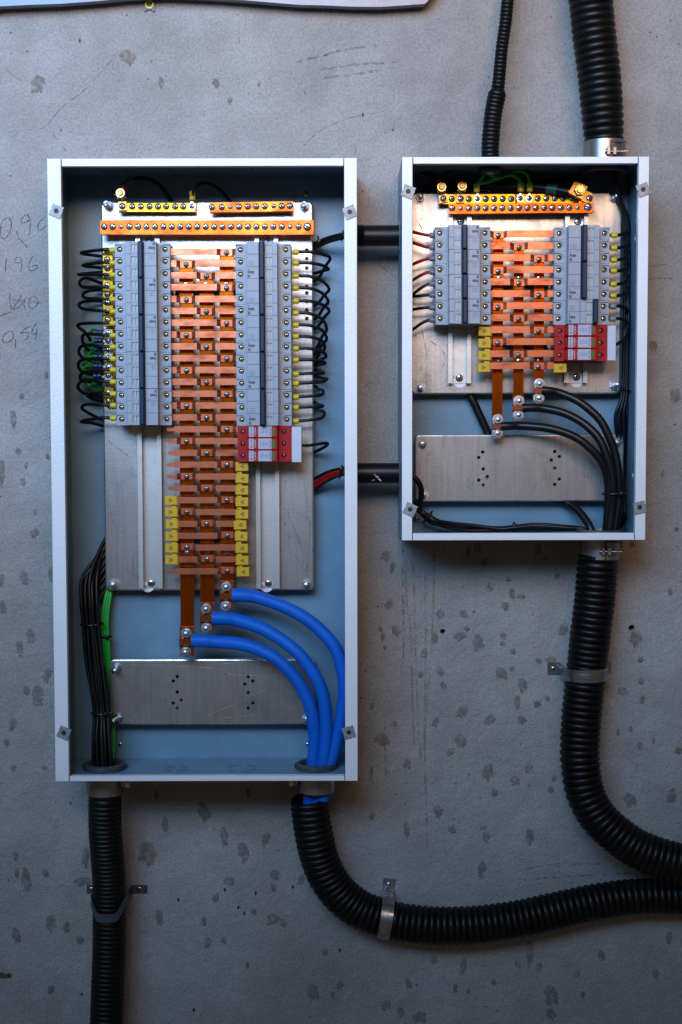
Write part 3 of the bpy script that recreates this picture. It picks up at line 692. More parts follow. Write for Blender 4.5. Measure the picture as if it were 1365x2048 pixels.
# ------------------------------------------------------------------ surge arresters
def text_mesh(txt, size, m, bold=0.0):
    cu = bpy.data.curves.new('lettering', 'FONT'); cu.body = txt; cu.size = size; cu.align_x = 'CENTER'; cu.align_y = 'CENTER'
    cu.offset = bold; cu.resolution_u = 2
    o = bpy.data.objects.new('lettering', cu); col.objects.link(o)
    dg = bpy.context.evaluated_depsgraph_get(); me = bpy.data.meshes.new_from_object(o.evaluated_get(dg))
    bpy.data.objects.remove(o); bpy.data.curves.remove(cu)
    # stand it up: reading direction up the wall, glyph tops towards -x
    for v in me.vertices: v.co = Vector((-v.co.y, 0, v.co.x))
    me.materials.clear(); me.materials.append(m); return me
SN = SH + .016
def sx(px_, h): return P(px_, 888, h).x - P(529, 888, SH).x
def arrester_meshes():
    g = G(); s0, s1, e0, e1 = sx(476, SH), sx(496, SH), sx(558, SH), sx(582, SH)
    base = SH - .0065
    g.box(s0 + .001, e1 - .001, RAILH + .001, base, -PW, PW)
    g.box(s1, e0, base, SH - .004, -PW, PW)
    for a, b, cx in ((s0, s1, sx(486.5, SH)), (e0, e1, sx(568, SH))):
        g.prism([(a, -PW), (b, -PW), (b, PW), (a, PW)], base, SH, [circ(cx, 0, .0036, 14)], back=False)
        g.prism(circ(cx, 0, .0062, 20), SH, SH + .0003, [circ(cx, 0, .0054, 20)], back=False)
    body = mesh_of(g, MT['red'], 'base', ang=30)
    g = G(); n0, n1 = sx(497, SN), sx(555.5, SN)
    g.box(n0, n1, SH - .004, SN, -PW + .0002, PW - .0002, .0006)
    g.box(n0 - .002, n0, SH - .004, SN - .006, -PW + .002, PW - .002)
    cart = mesh_of(g, MT['red'], 'cartridge', ang=30)
    def flat(a, b, z0, z1, m, nm, t=.00025):
        g = G(); g.box(sx(a, SN), sx(b, SN), SN - .0001, SN + t, z0, z1); return mesh_of(g, m, nm)
    lab = [flat(498.3, 507.8, -.0076, .0076, MT['label'], 'logo_label'), flat(517.2, 543.5, -.0078, .0078, MT['label'], 'rating_label')]
    win = flat(545, 550, -.0058, .0058, MT['green_win'], 'status_window', .0002)
    g = G(); q = SN + .0003; x = sx(503, SN)
    for k in (-1, 0, 1):
        g.add([(x + k * .0011 - .0004, -q, -.0068 + abs(k) * .0012), (x + k * .0011 + .0004, -q, -.0068 + abs(k) * .0012), (x + k * .0014 + .0005, -q, -.0033), (x + k * .0014 - .0005, -q, -.0033)], [(0, 1, 2, 3)])
    logo = mesh_of(g, MT['red_ink'], 'emblem', recalc=False)
    g = G(); cxs = sx(533.5, SN); r = .0018; q = SN + .0003
    for a, b, c, d in ((-r, r, -r, -r + .0004), (-r, r, r - .0004, r), (-r, -r + .0004, -r, r), (r - .0004, r, -r, r), (-r * .3, r * .3, -.0002, .0002), (-.0002, .0002, -r * .5, r * .5)):
        g.add([(cxs + a, -q, c), (cxs + b, -q, c), (cxs + b, -q, d), (cxs + a, -q, d)], [(0, 1, 2, 3)])
    picto = mesh_of(g, MT['blue_ink'], 'pictogram', recalc=False)
    return body, cart, lab, win, logo, picto
A_BODY, A_CART, A_LAB, A_WIN, A_LOGO, A_PIC = arrester_meshes()
T_NAME = text_mesh('CLAMPER', .0030, MT['white_ink'], .00004); T_SUB = text_mesh('Front V', .0024, MT['pink_ink'])
T_BLUE = text_mesh('CLAMPER', .0022, MT['blue_ink'], .00008); T_V = text_mesh('275 V', .0024, MT['blue_ink'], .00006)
T_KA = text_mesh('40 kA', .0024, MT['blue_ink'], .00006); T_DPS = text_mesh('DPS / SPD', .0025, MT['blue_ink'], .0001)
def arrester(label, group, cx, cy):
    q = P(cx, cy, SH); o = Vector((q.x, 0, q.z))
    root = thing('surge_arrester', label, 'surge arrester', (q.x, -RAILH, q.z - .009), group)
    b = inst('base', A_BODY, root, o)
    for px_ in (486.5, 568): inst('terminal_screw', SCREW_LINK, b, o + Vector((sx(px_, SH), -(SH - .0055), 0)), random.random() * 3, .85)
    c = inst('cartridge', A_CART, root, o)
    l0 = inst('logo_label', A_LAB[0], c, o); l1 = inst('rating_label', A_LAB[1], c, o); inst('status_window', A_WIN, c, o)
    f = -(SN + .00032)
    for nm, me, px_, dz in (('emblem', A_LOGO, None, 0), ('pictogram', A_PIC, None, 0)): inst(nm, me, c, o)
    for me, px_, dz in ((T_NAME, 511, .0), (T_SUB, 514.9, -.0), (T_BLUE, 503, .0022), (T_V, 522.5, .0005), (T_KA, 527.3, .0005), (T_DPS, 540.5, 0)):
        inst('lettering', me, c, o + Vector((sx(px_, SN), f, dz)))
    return root
for i in range(3):
    arrester('red surge arrester module in the tall box, %s below the breakers' % ORD[i], 'red surge arresters in the tall box', 529, 863.5 + 24.0 * i)
for i in range(3):
    arrester('red surge arrester module in the smaller box, %s below the two-pole breaker' % ORD[i], 'red surge arresters in the smaller box', 1163.5 - i * .5, 661.5 + 24.4 * i)
def cover(label, a, b, yt, yb):
    h = SH + .004; x0, z1 = XZ(a, yt, h); x1, z0 = XZ(b, yb, h)
    g = G(); g.box(x0, x1, h - .0012, h, z0, z1, .0004); g.box(x0, x0 + .0012, h - .016, h - .0012, z0, z1); g.box(x1 - .0012, x1, h - .016, h - .0012, z0, z1)
    g.mi = 1; g.box(x0 - .003, x1 - .003, h - .012, h - .008, z0 + .002, z1 - .002)
    solo('comb_busbar_cover', g, [MT['cover'], MT['copper_link']], label, 'cover')
cover('white plastic comb cover beside the red arresters, tall box', 584, 603.5, 853.5, 924.5)
cover('white plastic comb cover beside the red arresters, smaller box', 1216, 1232, 651, 721)

# ------------------------------------------------------------------ terminal bars
def term_bar(name, label, corners, screws, m, hf, thick, cat='terminal bar', feet=True):
    """corners: px TL, TR, BR, BL"""
    q = [XZ(*c, hf) for c in corners]
    root = thing(name, label, cat, (sum(p[0] for p in q) / 4, -PL, min(p[1] for p in q)))
    g = G(); e = .0005
    g.prism(q[::-1], hf - thick, hf - e)
    cx = sum(p[0] for p in q) / 4; cz = sum(p[1] for p in q) / 4
    ins = [(p[0] + (e if p[0] < cx else -e), p[1] + (e if p[1] < cz else -e)) for p in q]
    g.add([(p[0], -(hf - e), p[1]) for p in q] + [(p[0], -hf, p[1]) for p in ins], [(4, 5, 6, 7)] + [(i, (i + 1) % 4, 4 + (i + 1) % 4, 4 + i) for i in range(4)])
    part('bar', g, m, root)
    if feet:
        for t in (.12, .88):
            a = Vector((*q[0], 0)).lerp(Vector((*q[1], 0)), t); b = Vector((*q[3], 0)).lerp(Vector((*q[2], 0)), t); c = (a + b) / 2
            if abs(q[1][0] - q[0][0]) < abs(q[3][1] - q[0][1]):
                a = Vector((*q[0], 0)).lerp(Vector((*q[3], 0)), t); b = Vector((*q[1], 0)).lerp(Vector((*q[2], 0)), t); c = (a + b) / 2
            g = G(); g.lathe((c.x, PL, c.y), [(.005, 0), (.005, hf - thick - PL)], 12); part('standoff', g, MT['standoff'], root)
    for sxp, syp, k in screws:
        inst('terminal_screw', {0: SCREW, 1: SCREW_S, 2: SCREW_L}[k], root, P(sxp, syp, hf), random.random() * 3.1)
    return root
HB = .048
term_bar('brass_terminal_bar', 'horizontal brass earth bar at the top of the tall box', [(237, 405.5), (392, 405.5), (392, 424), (237, 424)],
         [(x, 413, 0) for x in (245.8, 265, 282, 299.4, 316.5, 333, 351, 367, 384.4)], MT['brass'], HB, .010)
term_bar('copper_terminal_bar', 'short copper bar level with the brass bar, tall box', [(419, 404.5), (587, 402), (587, 422.5), (419, 425.5)],
         [(424, 414.5, 0), (444, 414.2, 0), (461, 413.9, 1), (478, 413.5, 0), (496, 413.2, 0), (513, 413, 0), (530, 412.6, 0), (548, 412.3, 1), (564, 412, 0), (580, 411.7, 0)], MT['copper_rail'], HB + .004, .010)
term_bar('copper_terminal_bar', 'long copper neutral bar across the tall box above the breakers', [(200, 440), (628, 440), (628, 469.5), (200, 469.5)],
         [(209 + 16.9 * i, 453.5, 1 if i in (2, 22) else 0) for i in range(24)] + [(615, 453.5, 2)], MT['copper_rail'], .058, .008)
term_bar('brass_terminal_bar', 'upright brass bar beside the breakers with black wires only, tall box', [(205.5, 495.5), (226, 495.5), (227, 652), (206.5, 652)],
         [(215 + i * .1, 502 + 17.25 * i, 0) for i in range(9)], MT['brass'], HB, .010)
term_bar('brass_terminal_bar', 'upright brass bar beside the breakers with green earth wires, tall box', [(208, 658), (227, 658), (228, 810.5), (209, 810.5)],
         [(217.3 + i * .1, 666 + 17.1 * i, 0) for i in range(9)], MT['brass'], HB, .010)
term_bar('brass_terminal_bar', 'brass earth bar with two brass bolt lugs, smaller box', [(878, 388.5), (1031, 387.8), (1031.5, 407.5), (878, 408.5)],
         [(x, 398, 0) for x in (887, 904, 921.6, 938, 955, 972, 989, 1006, 1023)], MT['brass'], HB, .010)
term_bar('brass_terminal_bar', 'brass earth bar with one tilted brass clamp lug, smaller box', [(1033.8, 387.8), (1185, 387), (1185, 406.5), (1033.8, 407.5)],
         [(x, 397, 0) for x in (1041, 1059, 1076, 1093, 1110, 1127, 1179)] + [(1143, 397, 1)], MT['brass'], HB, .010)
term_bar('copper_terminal_bar', 'copper neutral bar across the smaller box below its brass bars', [(897.5, 407.5), (1187, 405.5), (1187, 425.5), (898, 428)],
         [(905 + 16.72 * i, 416.8 - .1 * i, 1 if i in (1, 15) else 0) for i in range(16)] + [(1176, 414.5, 2)], MT['copper_rail'], .056, .009)

# ------------------------------------------------------------------ busbars
BH = .055
def busbar(label, group, xs, ytop, ybot, links, fix, strap, wpx=None):
    """xs=(left,right) px at top and bottom; links: list of dict; strap: (y0,y1,bolt ys)"""
    a0, b0, a1, b1 = xs
    q = [XZ(a0, ytop, BH), XZ(b0, ytop, BH), XZ(b1, ybot, BH), XZ(a1, ybot, BH)]
    root = thing('copper_busbar', label, 'busbar', ((q[0][0] + q[1][0]) / 2, -PL, q[2][1]), group)
    g = G(); g.prism(q[::-1], BH - .004, BH); part('bar', g, MT['copper_bar'], root)
    def lx(px_, y, h): return P(px_, y, h).x
    for L in links:
        y = L['y']; hw = L['w'] / 2 * MM(.06); z = P(500, y, .061).z
        pad = L['pad']; t = .003; HL = .0665
        segs = []
        # centre line in (x,h): left arm - slope - pad - slope - right arm
        pts = []
        if L['l'] is not None and L['l'] < pad[0] - 8: pts += [(lx(L['l'], y, HL), HL), (lx(pad[0] - 8, y, HL), HL)]
        elif L['l'] is not None: pts += [(lx(pad[0] - 9, y, HL), HL), (lx(pad[0] - 7, y, HL), HL)]
        pts += [(lx(pad[0], y, BH), BH + .0002), (lx(pad[1], y, BH), BH + .0002)]
        pts += [(lx(pad[1] + 7, y, HL), HL), (lx(L['r'], y, HL), HL)]
        n = len(pts); g = G()
        v = []
        for (x, h) in pts: v += [(x, -h, z - hw), (x, -h, z + hw), (x, -(h + t), z + hw), (x, -(h + t), z - hw)]
        f = [(0, 1, 2, 3), tuple(4 * (n - 1) + k for k in range(4))]
        for k in range(n - 1):
            for c in range(4): d = (c + 1) % 4; f.append((4 * k + c, 4 * k + d, 4 * (k + 1) + d, 4 * (k + 1) + c))
        g.add(v, f)
        if L.get('tip'):
            x0 = pts[0][0]; tw = hw * .62; xt = lx(L['tip'], y, HL); r_ = .0025
            g.prism([(xt, z - tw + .0015), (xt + .0015, z - tw), (x0 + .0005, z - tw), (x0 + .0005, z + tw), (xt + .0015, z + tw), (xt, z + tw - .0015)], HL, HL + t - .0002)
        lk = part('link', g, MT['copper_link'], root)
        inst('link_screw', SCREW_LINK, lk, P((pad[0] + pad[1]) / 2, y + 1.2, BH + .0032), random.random() * 3)
    for fx, fy in fix: inst('fixing_screw', SCREW_SLOT, root, P(fx, fy, BH), random.uniform(-.3, .3) + 1.57)
    x0p, x1p, sy0, sy1, bolts = strap
    xa, xb = lx(x0p, sy0, BH + .004), lx(x1p, sy0, BH + .004); zt, zb = P(x0p, sy0, BH + .004).z, P(x0p, sy1, BH + .004).z
    H = zt - zb; prof = [(zt, BH + .0006), (zt - H * .34, BH + .0006), (zt - H * .40, BH + .0075), (zt - H * .62, BH + .0075), (zt - H * .68, BH + .0006), (zb, BH + .0006)]
    g = G(); v = []
    for z_, h_ in prof: v += [(xa, -h_, z_), (xb, -h_, z_), (xb, -h_ - .0026, z_), (xa, -h_ - .0026, z_)]
    f = [(0, 1, 2, 3), tuple(20 + k for k in range(4))]
    for k in range(5):
        for c in range(4): d = (c + 1) % 4; f.append((4 * k + c, 4 * k + d, 4 * k + 4 + d, 4 * k + 4 + c))
    g.add(v, f); st = part('cable_strap', g, MT['copper_lug'], root, 60)
    g = G(); g.box(xa + .001, xb - .001, BH - .007, BH + .0004, zb, zt); part('backing_plate', g, MT['copper_lug'], root)
    for bxp, byp in bolts: inst('bolt_nut', NUT_BOLT, st, P(bxp, byp, BH + .0034), random.random())
    return root
links = {0: [], 1: [], 2: []}
padsL = {'L': (361.5, 384), 'M': (402, 424), 'R': (442, 465)}
for i in range(28):
    y = 504.5 + 23.58 * i; k = 'RLM'[i % 3]; dx = (y - 500) * .0028
    pad = (padsL[k][0] + dx, padsL[k][1] + dx)
    free = i >= 15
    L = dict(y=y, w=12.6 if i < 15 else 12.2, pad=pad, l=(341 if not free else 349) + dx, r=(478 if not free else 477) + dx, tip=(334 + dx + random.uniform(-1, 2)) if free else None)
    if k == 'L': L['l'] = 343 + dx if not free else 348 + dx
    links[{'L': 0, 'M': 1, 'R': 2}[k]].append(L)
busbar('copper busbar feeding the lowest blue cable, tall box', 'busbars in the tall box', (358.8, 387, 361.5, 389), 520, 1268, links[0], [(372, 567), (374, 1105)], (359.5, 388.5, 1254, 1312, [(373, 1266.5), (372, 1304)]))
busbar('copper busbar feeding the middle blue cable, tall box', 'busbars in the tall box', (399, 427.6, 401, 429), 546, 1220, links[1], [(412, 567), (414, 1105)], (400.5, 429.5, 1206, 1264, [(413, 1217.5), (413, 1256)]))
busbar('copper busbar feeding the topmost blue cable, tall box', 'busbars in the tall box', (439.6, 467.6, 441.5, 469), 497, 1178, links[2], [(453, 567), (455, 1105)], (440, 468.5, 1162, 1220, [(453, 1173.5), (452, 1212)]))
links = {0: [], 1: [], 2: []}
padsR = {'L': (987.5, 1007), 'M': (1028.5, 1049), 'R': (1069, 1089)}
for i in range(12):
    y = 470 + 23.9 * i; k = 'LMR'[i % 3]; dx = -(y - 470) * .006
    pad = (padsR[k][0] + dx, padsR[k][1] + dx)
    free = i >= 8
    L = dict(y=y, w=13.0, pad=pad, l=981 + dx, r=1112 + dx, tip=None)
    links['LMR'.index(k)].append(L)
busbar('copper busbar feeding the lowest thick black cable, smaller box', 'busbars in the smaller box', (987, 1007.6, 984.5, 1005), 462, 842, links[0], [(998.6, 555), (998, 721)], (985, 1007, 830, 875, [(996, 839), (995, 866.5)]))
busbar('copper busbar feeding the middle thick black cable, smaller box', 'busbars in the smaller box', (1028, 1047.6, 1026.5, 1047.5), 486, 806, links[1], [(1039, 555), (1038, 721)], (1026, 1049, 793, 837, [(1038, 802), (1037, 830)]))
busbar('copper busbar feeding the topmost thick black cable, smaller box', 'busbars in the smaller box', (1069, 1089, 1067, 1087.5), 510, 772, links[2], [(1079, 555), (1078, 721)], (1066.5, 1089.5, 759, 803, [(1079, 767.5), (1078, 796)]))
def support(label, a, b, y, hh):
    x0, z1 = XZ(a, y - hh, PL); x1, z0 = XZ(b, y + hh, PL)
    g = G(); g.box(x0, x1, PL, BH - .0045, z0, z1, .001); solo('busbar_support', g, MT['support'], label, 'insulator', 'busbar supports')
support('black insulating support behind the upper busbars, tall box', 354, 474, 588, 7); support('black insulating support behind the lower busbars, tall box', 356, 476, 1082, 7)
support('black insulating support behind the upper busbars, smaller box', 982, 1094, 578, 7); support('black insulating support behind the lower busbars, smaller box', 980, 1092, 698, 7)

# ------------------------------------------------------------------ yellow warning caps
def cap_mesh(side):
    g = G(); w, h = 24 * MM(.066) / 2, 18 * MM(.066) / 2
    g.box(-w, w, -.011, 0, -h, h, .0006); g.box(side * w * .55, side * w * 1.12, -.012, -.0016, -h * 1.0, h * 1.0) if side > 0 else g.box(-w * 1.12, -w * .55, -.012, -.0016, -h, h)
    return mesh_of(g, MT['yellow'], 'cap')
def tri_mesh(side):
    g = G(); r = .0042; q = .00006
    def P3(a, rr): return (side * rr * math.cos(a) - side * .0006, -q, rr * math.sin(a))
    o = [P3(t, r) for t in (0, 2.094, 4.189)]; i_ = [P3(t, r * .62) for t in (0, 2.094, 4.189)]
    g.add(o + i_, [(k, (k + 1) % 3, 3 + (k + 1) % 3, 3 + k) for k in range(3)])
    b = [(.0013, .0003), (-.0002, .0008), (-.0001, .0002), (-.0016, .0000), (-.0001, -.0004), (.0000, -.0008)]
    g.add([(side * x - side * .0006, -q, z * 1.3) for x, z in b], [tuple(range(6))])
    return mesh_of(g, MT['black_ink'], 'warning_symbol', recalc=False)
CAP = {s: cap_mesh(s) for s in (1, -1)}; TRI = {s: tri_mesh(s) for s in (1, -1)}
def caps(label, pts, side):
    h = .0735; root = thing('warning_cap_strip', label, 'warning caps', P(pts[-1][0], pts[-1][1], .05))
    for k, (x, y) in enumerate(pts):
        a = random.uniform(-.04, .04)
        c = inst('cap', CAP[side], root, P(x, y, h), a); inst('warning_symbol', TRI[side], c, P(x, y, h), 0)
        if k + 1 < len(pts):
            x2, y2 = pts[k + 1]; s = side * 6
            g = G(); xa, z1 = XZ((x + x2) / 2 + s - 5, y + 8, h - .004); xb, z0 = XZ((x + x2) / 2 + s + 5, y2 - 8, h - .004)
            g.box(xa, xb, h - .008, h - .004, z0, z1); part('web', g, MT['yellow'], root)
caps('strip of six yellow shock-warning caps on the busbar tips, tall box', [(342, 1001), (342.5, 1024.5), (343.5, 1048.5), (343, 1073), (343, 1096.5), (343, 1120)], 1)
caps('strip of ten yellow shock-warning caps below the red arresters, tall box', [(485, 933), (485.5, 957), (485, 980.5), (485, 1004), (485, 1028.5), (481.5, 1050), (483.5, 1073), (484.5, 1097), (485.5, 1121), (487, 1144)], -1)
caps('strip of four yellow shock-warning caps below the two-pole breakers, smaller box', [(970, 662.5), (969.5, 686.5), (969, 711), (968, 735)], 1)
caps('single yellow shock-warning cap under the red arresters, smaller box', [(1122, 736)], -1)

# ------------------------------------------------------------------ wires
def wire(name, label, cat, pts, r, m, group=None, extra=None, n=8, step=.005):
    """pts in (px,py,h); extra: list of (name, mesh, pos) ferrules"""
    q = spline(PS(pts), step); g = G(); g.tube(q, r, n)
    if not extra: return solo(name, g, m, label, cat, group, 80)
    root = thing(name, label, cat, q[0], group); part('conductor', g, m, root, 80)
    for nm, me, pos, rot in extra: inst(nm, me, root, pos, rot)
    return root
FH = .064
yl = [500.7, 526, 550, 575, 599, 623, 647, 671, 694, 718, 740, 764, 788, 811, 836.5]
loops = [[(162, 506), (205, 513)], [(166, 531), (205, 536)], [(157, 549), (205, 545)], [(166, 574), (160, 563), (173, 556), (205, 567)], [(172, 596), (166, 589), (178, 582), (205, 580)], [(168, 618), (158, 610), (170, 603), (205, 602)],
         [(156, 649), (172, 666), (188, 690), (206, 702)], [(172, 668), (165, 676), (172, 694), (206, 722)], [(170, 690), (158, 700), (166, 716), (206, 738)], [(167, 719), (157, 729), (166, 744), (206, 752)],
         [(172, 744), (160, 752), (168, 762), (206, 766)], [(170, 760), (156, 772), (168, 786), (206, 796)], [(184, 787), (176, 793), (186, 798), (206, 803)], [(172, 809), (164, 816), (174, 824), (206, 840)], [(163, 843), (185, 846), (206, 852)]]
for i, y in enumerate(yl):
    fx = 230 + i * .1
    pts = [(fx, y, FH), (fx - 8, y, FH), (205, y - 1, FH)]
    lp = loops[i]; k = len(lp)
    for j, (a, b) in enumerate(lp): pts.append((a, b, FH - .006 - .032 * (j + 1) / k if j < k - 1 else .014))
    pts.append((232, lp[-1][1] + 4, .013))
    q = P(fx - 10.5, y, FH)
    wire('breaker_wire', 'black wire looping past the upright brass bars, tall box, %s from the top' % ORD[i], 'wire', pts, .0025, MT['wire'], 'looped wires beside the brass bars', [('ferrule', FERRULE, q, 0)])
yr = [504, 526, 552, 576, 602, 626, 650, 673, 697, 720, 748, 767, 794, 815, 842]
rl = [((661, 516), (632, 560)), ((658, 538), (630, 546)), ((659, 578), (630, 610)), ((657, 603), (630, 637)), ((659, 621), (630, 657)), ((654, 659), (630, 697)), ((654, 678), (630, 708)), ((650, 697), (630, 718)),
      ((653, 713), (630, 728)), ((651, 727), (630, 731)), ((647, 744), (630, 740)), ((655, 758), (630, 753)), ((646, 781), (630, 773)), ((644, 810), (630, 805)), ((649, 824), (630, 815))]
for i, y in enumerate(yr):
    (a, b), (c, d) = rl[i]
    s = 1 if d > y else -1
    pts = [(586, y, FH), (600, y - .5, FH), (622, y - 1 + (b - y) * .08, FH), (645, y + (b - y) * .38, FH - .006), (a, b, FH - .016), (a - 9, b + (d - b) * .35, .034), (c + 2, d, .016), (c - 22, d + 5 * s, .013)]
    wire('breaker_wire', 'black wire curling over the plate edge, tall box, %s below the copper bar' % ORD[i], 'wire', pts, .0025, MT['wire'], 'curled wires at the plate edge of the tall box', [('ferrule', FERRULE, P(585.5, y, FH), 0)])
wire('arrester_wire', 'single black wire from the white comb cover, tall box', 'wire', [(598, 891, .07), (625, 890, .066), (652, 886, .055), (654, 891, .04), (632, 903, .016), (612, 910, .014)], .0025, MT['wire'])

# smaller box: left wires
yq = [470.6, 494.6, 517, 544, 568, 590, 614.8, 640]; ye = [463, 484, 530, 562, 591, 593.6, 619.5, 661]
for i in range(8):
    q = P(859, yq[i], FH)
    pts = [(868, yq[i], FH), (858, yq[i], FH), (846, yq[i] + (ye[i] - yq[i]) * .25, FH), (832, yq[i] + (ye[i] - yq[i]) * .7, FH - .004), (820, ye[i] + (ye[i] - yq[i]) * .12, FH - .012), (810, ye[i] + (ye[i] - yq[i]) * .5, .04)]
    wire('breaker_wire', '%s wire with grey ferrule into the two-pole breakers, %s from the copper bar' % ('red' if i < 4 else 'black', ORD[i]), 'wire', pts, .0024, MT['red_wire' if i < 4 else 'wire'],
         'wires of the two-pole breakers', [('ferrule', FERRULE_G, q, 0)])
yq = [470.6, 496, 520, 542, 568.6, 591.6, 613, 638]
for i in range(8):
    x0 = 1222 - i * .4
    pts = [(x0 - 2, yq[i], FH), (x0 + 8, yq[i], FH), (1240, yq[i] - 1, FH - .004), (1253, yq[i] - 6 if i < 6 else yq[i] + 4, .05), (1258, yq[i] - 18 if i < 6 else yq[i] + 22, .034), (1256, yq[i] - 40 if i < 6 else yq[i] + 60, .028)]
    wire('breaker_wire', 'black wire with yellow ferrule, smaller box, %s from its copper bar' % ORD[i] if i < 6 else 'black wire without ferrule below the yellow ferrules, %s one, smaller box' % ORD[i - 6], 'wire', pts, .0026, MT['wire'],
         'wires joining the side bundle', [('ferrule', FERRULE if i < 6 else FERRULE_G, P(x0, yq[i], FH), 0)])
wire('arrester_wire', 'single black wire from the white comb cover, smaller box', 'wire', [(1226, 691, .07), (1240, 685, .066), (1252, 672, .058), (1257, 650, .045), (1258, 610, .035)], .0027, MT['wire'])

# bundle down the side of the smaller box
rb = random.Random(11)
for i in range(11):
    o = (i % 4 - 1.5) * 4.2; hh = .018 + (i // 4) * .008
    pts = [(1196 + i * 3.2, 318, HC - .012 + (i % 3) * .012), (1200 + i * 3.0, 345, .055), (1224 + i * 1.6, 390, hh + .012), (1252 + o * .7, 440, hh + .004), (1257 + o, 520, hh), (1255 + o + rb.uniform(-2, 2), 640, hh),
           (1252 + o, 780, hh), (1243 + o * 1.8, 830, hh), (1245 + o * 1.6, 880, hh - .006), (1246 + o, 960, .014), (1246 + o * 1.2, 1030, .02), (1222 + o * 2, 1066, .05)]
    wire('bundle_wire', 'thin black wire in the bundle down the side panel of the smaller box', 'wire', pts, .0026, MT['wire'], 'side bundle of the smaller box')
for i in range(8):
    k = i / 7
    pts = [(1188 + i * 3, 318, .05 + k * .03), (1180 + i * 2, 345, .05), (1120, 358 + i * 3, .022 + .004 * (i % 3)), (1030, 366 + i * 3.5 - 10 * (i % 2), .016 + .005 * (i % 3)), (940, 362 + i * 4, .016 + .004 * (i % 3)), (870, 368 + i * 5, .018), (832, 396 + i * 7, .017), (818, 440 + i * 6, .016)]
    wire('bundle_wire', 'thin black wire crossing behind the brass bars of the smaller box', 'wire', pts, .0027, MT['wire'], 'wires crossing the top of the smaller box')
# red and black wires through the nipples of the tall box
for i, (m, dy, dh) in enumerate([('wire', 0, 0), ('wire', 5, .006), ('wire', -4, .004)]):
    wire('link_wire', 'black wire from behind the plate into the upper black nipple', 'wire', [(600, 500 + dy, .015), (630, 491 + dy, .020), (655, 480 + dy * .8, .04 + dh), (690, 471 + dy * .7, .06 + dh), (722, 470 + dy * .7, .062 + dh)], .003, MT[m], 'wires into the upper nipple')
for i, (m, dy, dh) in enumerate([('wire', -8, 0), ('red_wire', 0, .008), ('red_wire', 7, .006), ('wire', 12, 0)]):
    wire('link_wire', '%s wire rising from behind the plate into the lower black nipple' % ('red' if m == 'red_wire' else 'black'), 'wire', [(600, 985 + dy * 1.4, .014), (630, 966 + dy * 1.1, .019), (658, 950 + dy * .8, .04 + dh), (690, 941 + dy * .6, .06 + dh), (722, 940 + dy * .6, .062 + dh)], .0027, MT[m], ('red' if m == 'red_wire' else 'black') + ' wires into the lower nipple')
# jumpers on the earth bars of the tall box
def crimp(px_, py_, h, ang, m, nm='crimp', L=.013, r=.0042):
    g = G(); g.lathe((0, 0, 0), [(r * .8, 0), (r, .001), (r, L * .42), (r * .78, L * .5), (r, L * .58), (r, L * .95), (r * .7, L)], 12, axis='z')
    return g
CR_Y = mesh_of(crimp(0, 0, 0, 0, None, L=.014, r=.0048), MT['yellow_crimp'], 'crimp_sleeve')
CR_B = mesh_of(crimp(0, 0, 0, 0, None, L=.012, r=.0042), MT['blue_crimp'], 'crimp_sleeve')
SHR = mesh_of(crimp(0, 0, 0, 0, None, L=.012, r=.0050), MT['red_shrink'], 'red_sleeve')
g = G(); g.lathe((0, 0, 0), [(.0056, 0), (.0056, .0008), (.0030, .0008), (.0030, 0)], 14, cap=False)
g.box(-.0016, .0016, .0, .0008, .004, .012); RING = mesh_of(g, MT['zinc'], 'ring_lug')
def lug_wire(label, sxp, syp, lx_, ly_, ang, pts, r, m, sleeve, group=None, h=HB + .001, sc=1):
    root = thing('earth_wire', label, 'wire', P(sxp, syp, h), group)
    q = spline([P(lx_, ly_, h + .003)] + PS(pts), .004); g = G(); g.tube(q, r, 8); part('conductor', g, m, root, 80)
    inst('crimp_sleeve', sleeve, root, P(lx_, ly_, h + .003), ang, sc)
    inst('ring_lug', RING, root, P(sxp, syp, h), ang)
    return root
lug_wire('black jumper wire with yellow crimp lug on the brass earth bar, tall box', 384.4, 413, 385, 401, 0, [(386.5, 384, .055), (395, 372, .056), (411, 366, .054), (430, 372, .045), (446, 386, .03), (462, 404, .02)], .0027, MT['wire'], CR_Y)
gl = [(665, [(186, 660), (181, 672), (186, 700), (200, 716)]), (681, [(186, 684), (178, 690), (172, 704), (206, 712)]), (698, [(187, 700), (178, 710), (175, 724), (206, 738)]), (713, [(186, 712), (174, 720), (170, 734), (206, 744)]),
      (732, [(186, 730), (170, 734), (166, 746), (180, 762), (206, 772)]), (752, [(186, 754), (178, 760), (172, 766), (206, 780)]), (767, [(190, 766), (183, 772), (190, 778), (206, 784)])]
for i, (y, pp) in enumerate(gl):
    lug_wire('green earth wire with blue crimp on the upright brass bar, %s from its top end' % ORD[i], 217.5, y + 1, 205 if i != 5 else 203, y, -math.pi / 2, [(a, b, .040 - .022 * (j / len(pp))) for j, (a, b) in enumerate(pp)] + [(228, pp[-1][1] + 4, .014)], .0022, MT['green_wire'], CR_B, 'green earth wires on the upright brass bar')
lug_wire('green earth wire with yellow crimp on the two-lug brass bar, smaller box', 955, 398, 954, 385, 0, [(954, 369, .056), (964, 356, .056), (972, 342, .06), (974, 318, .066)], .0027, MT['green_wire'], CR_Y)
lug_wire('green earth wire arching low to a yellow crimp beside the split of the brass bars', 1041, 397, 1042, 384, 0, [(1043, 368, .056), (1036, 357, .058), (1022, 350, .060), (1000, 356, .058), (975, 364, .055), (957, 366, .056)], .0028, MT['green_wire'], CR_Y)
lug_wire('green earth wire arching highest to a yellow crimp on the brass bar, smaller box', 1059, 397, 1060, 384, 0, [(1060, 368, .056), (1056, 352, .058), (1042, 342, .058), (1026, 345, .056), (1005, 352, .054), (985, 352, .056), (975, 342, .06), (974, 318, .066)], .0027, MT['green_wire'], CR_Y)
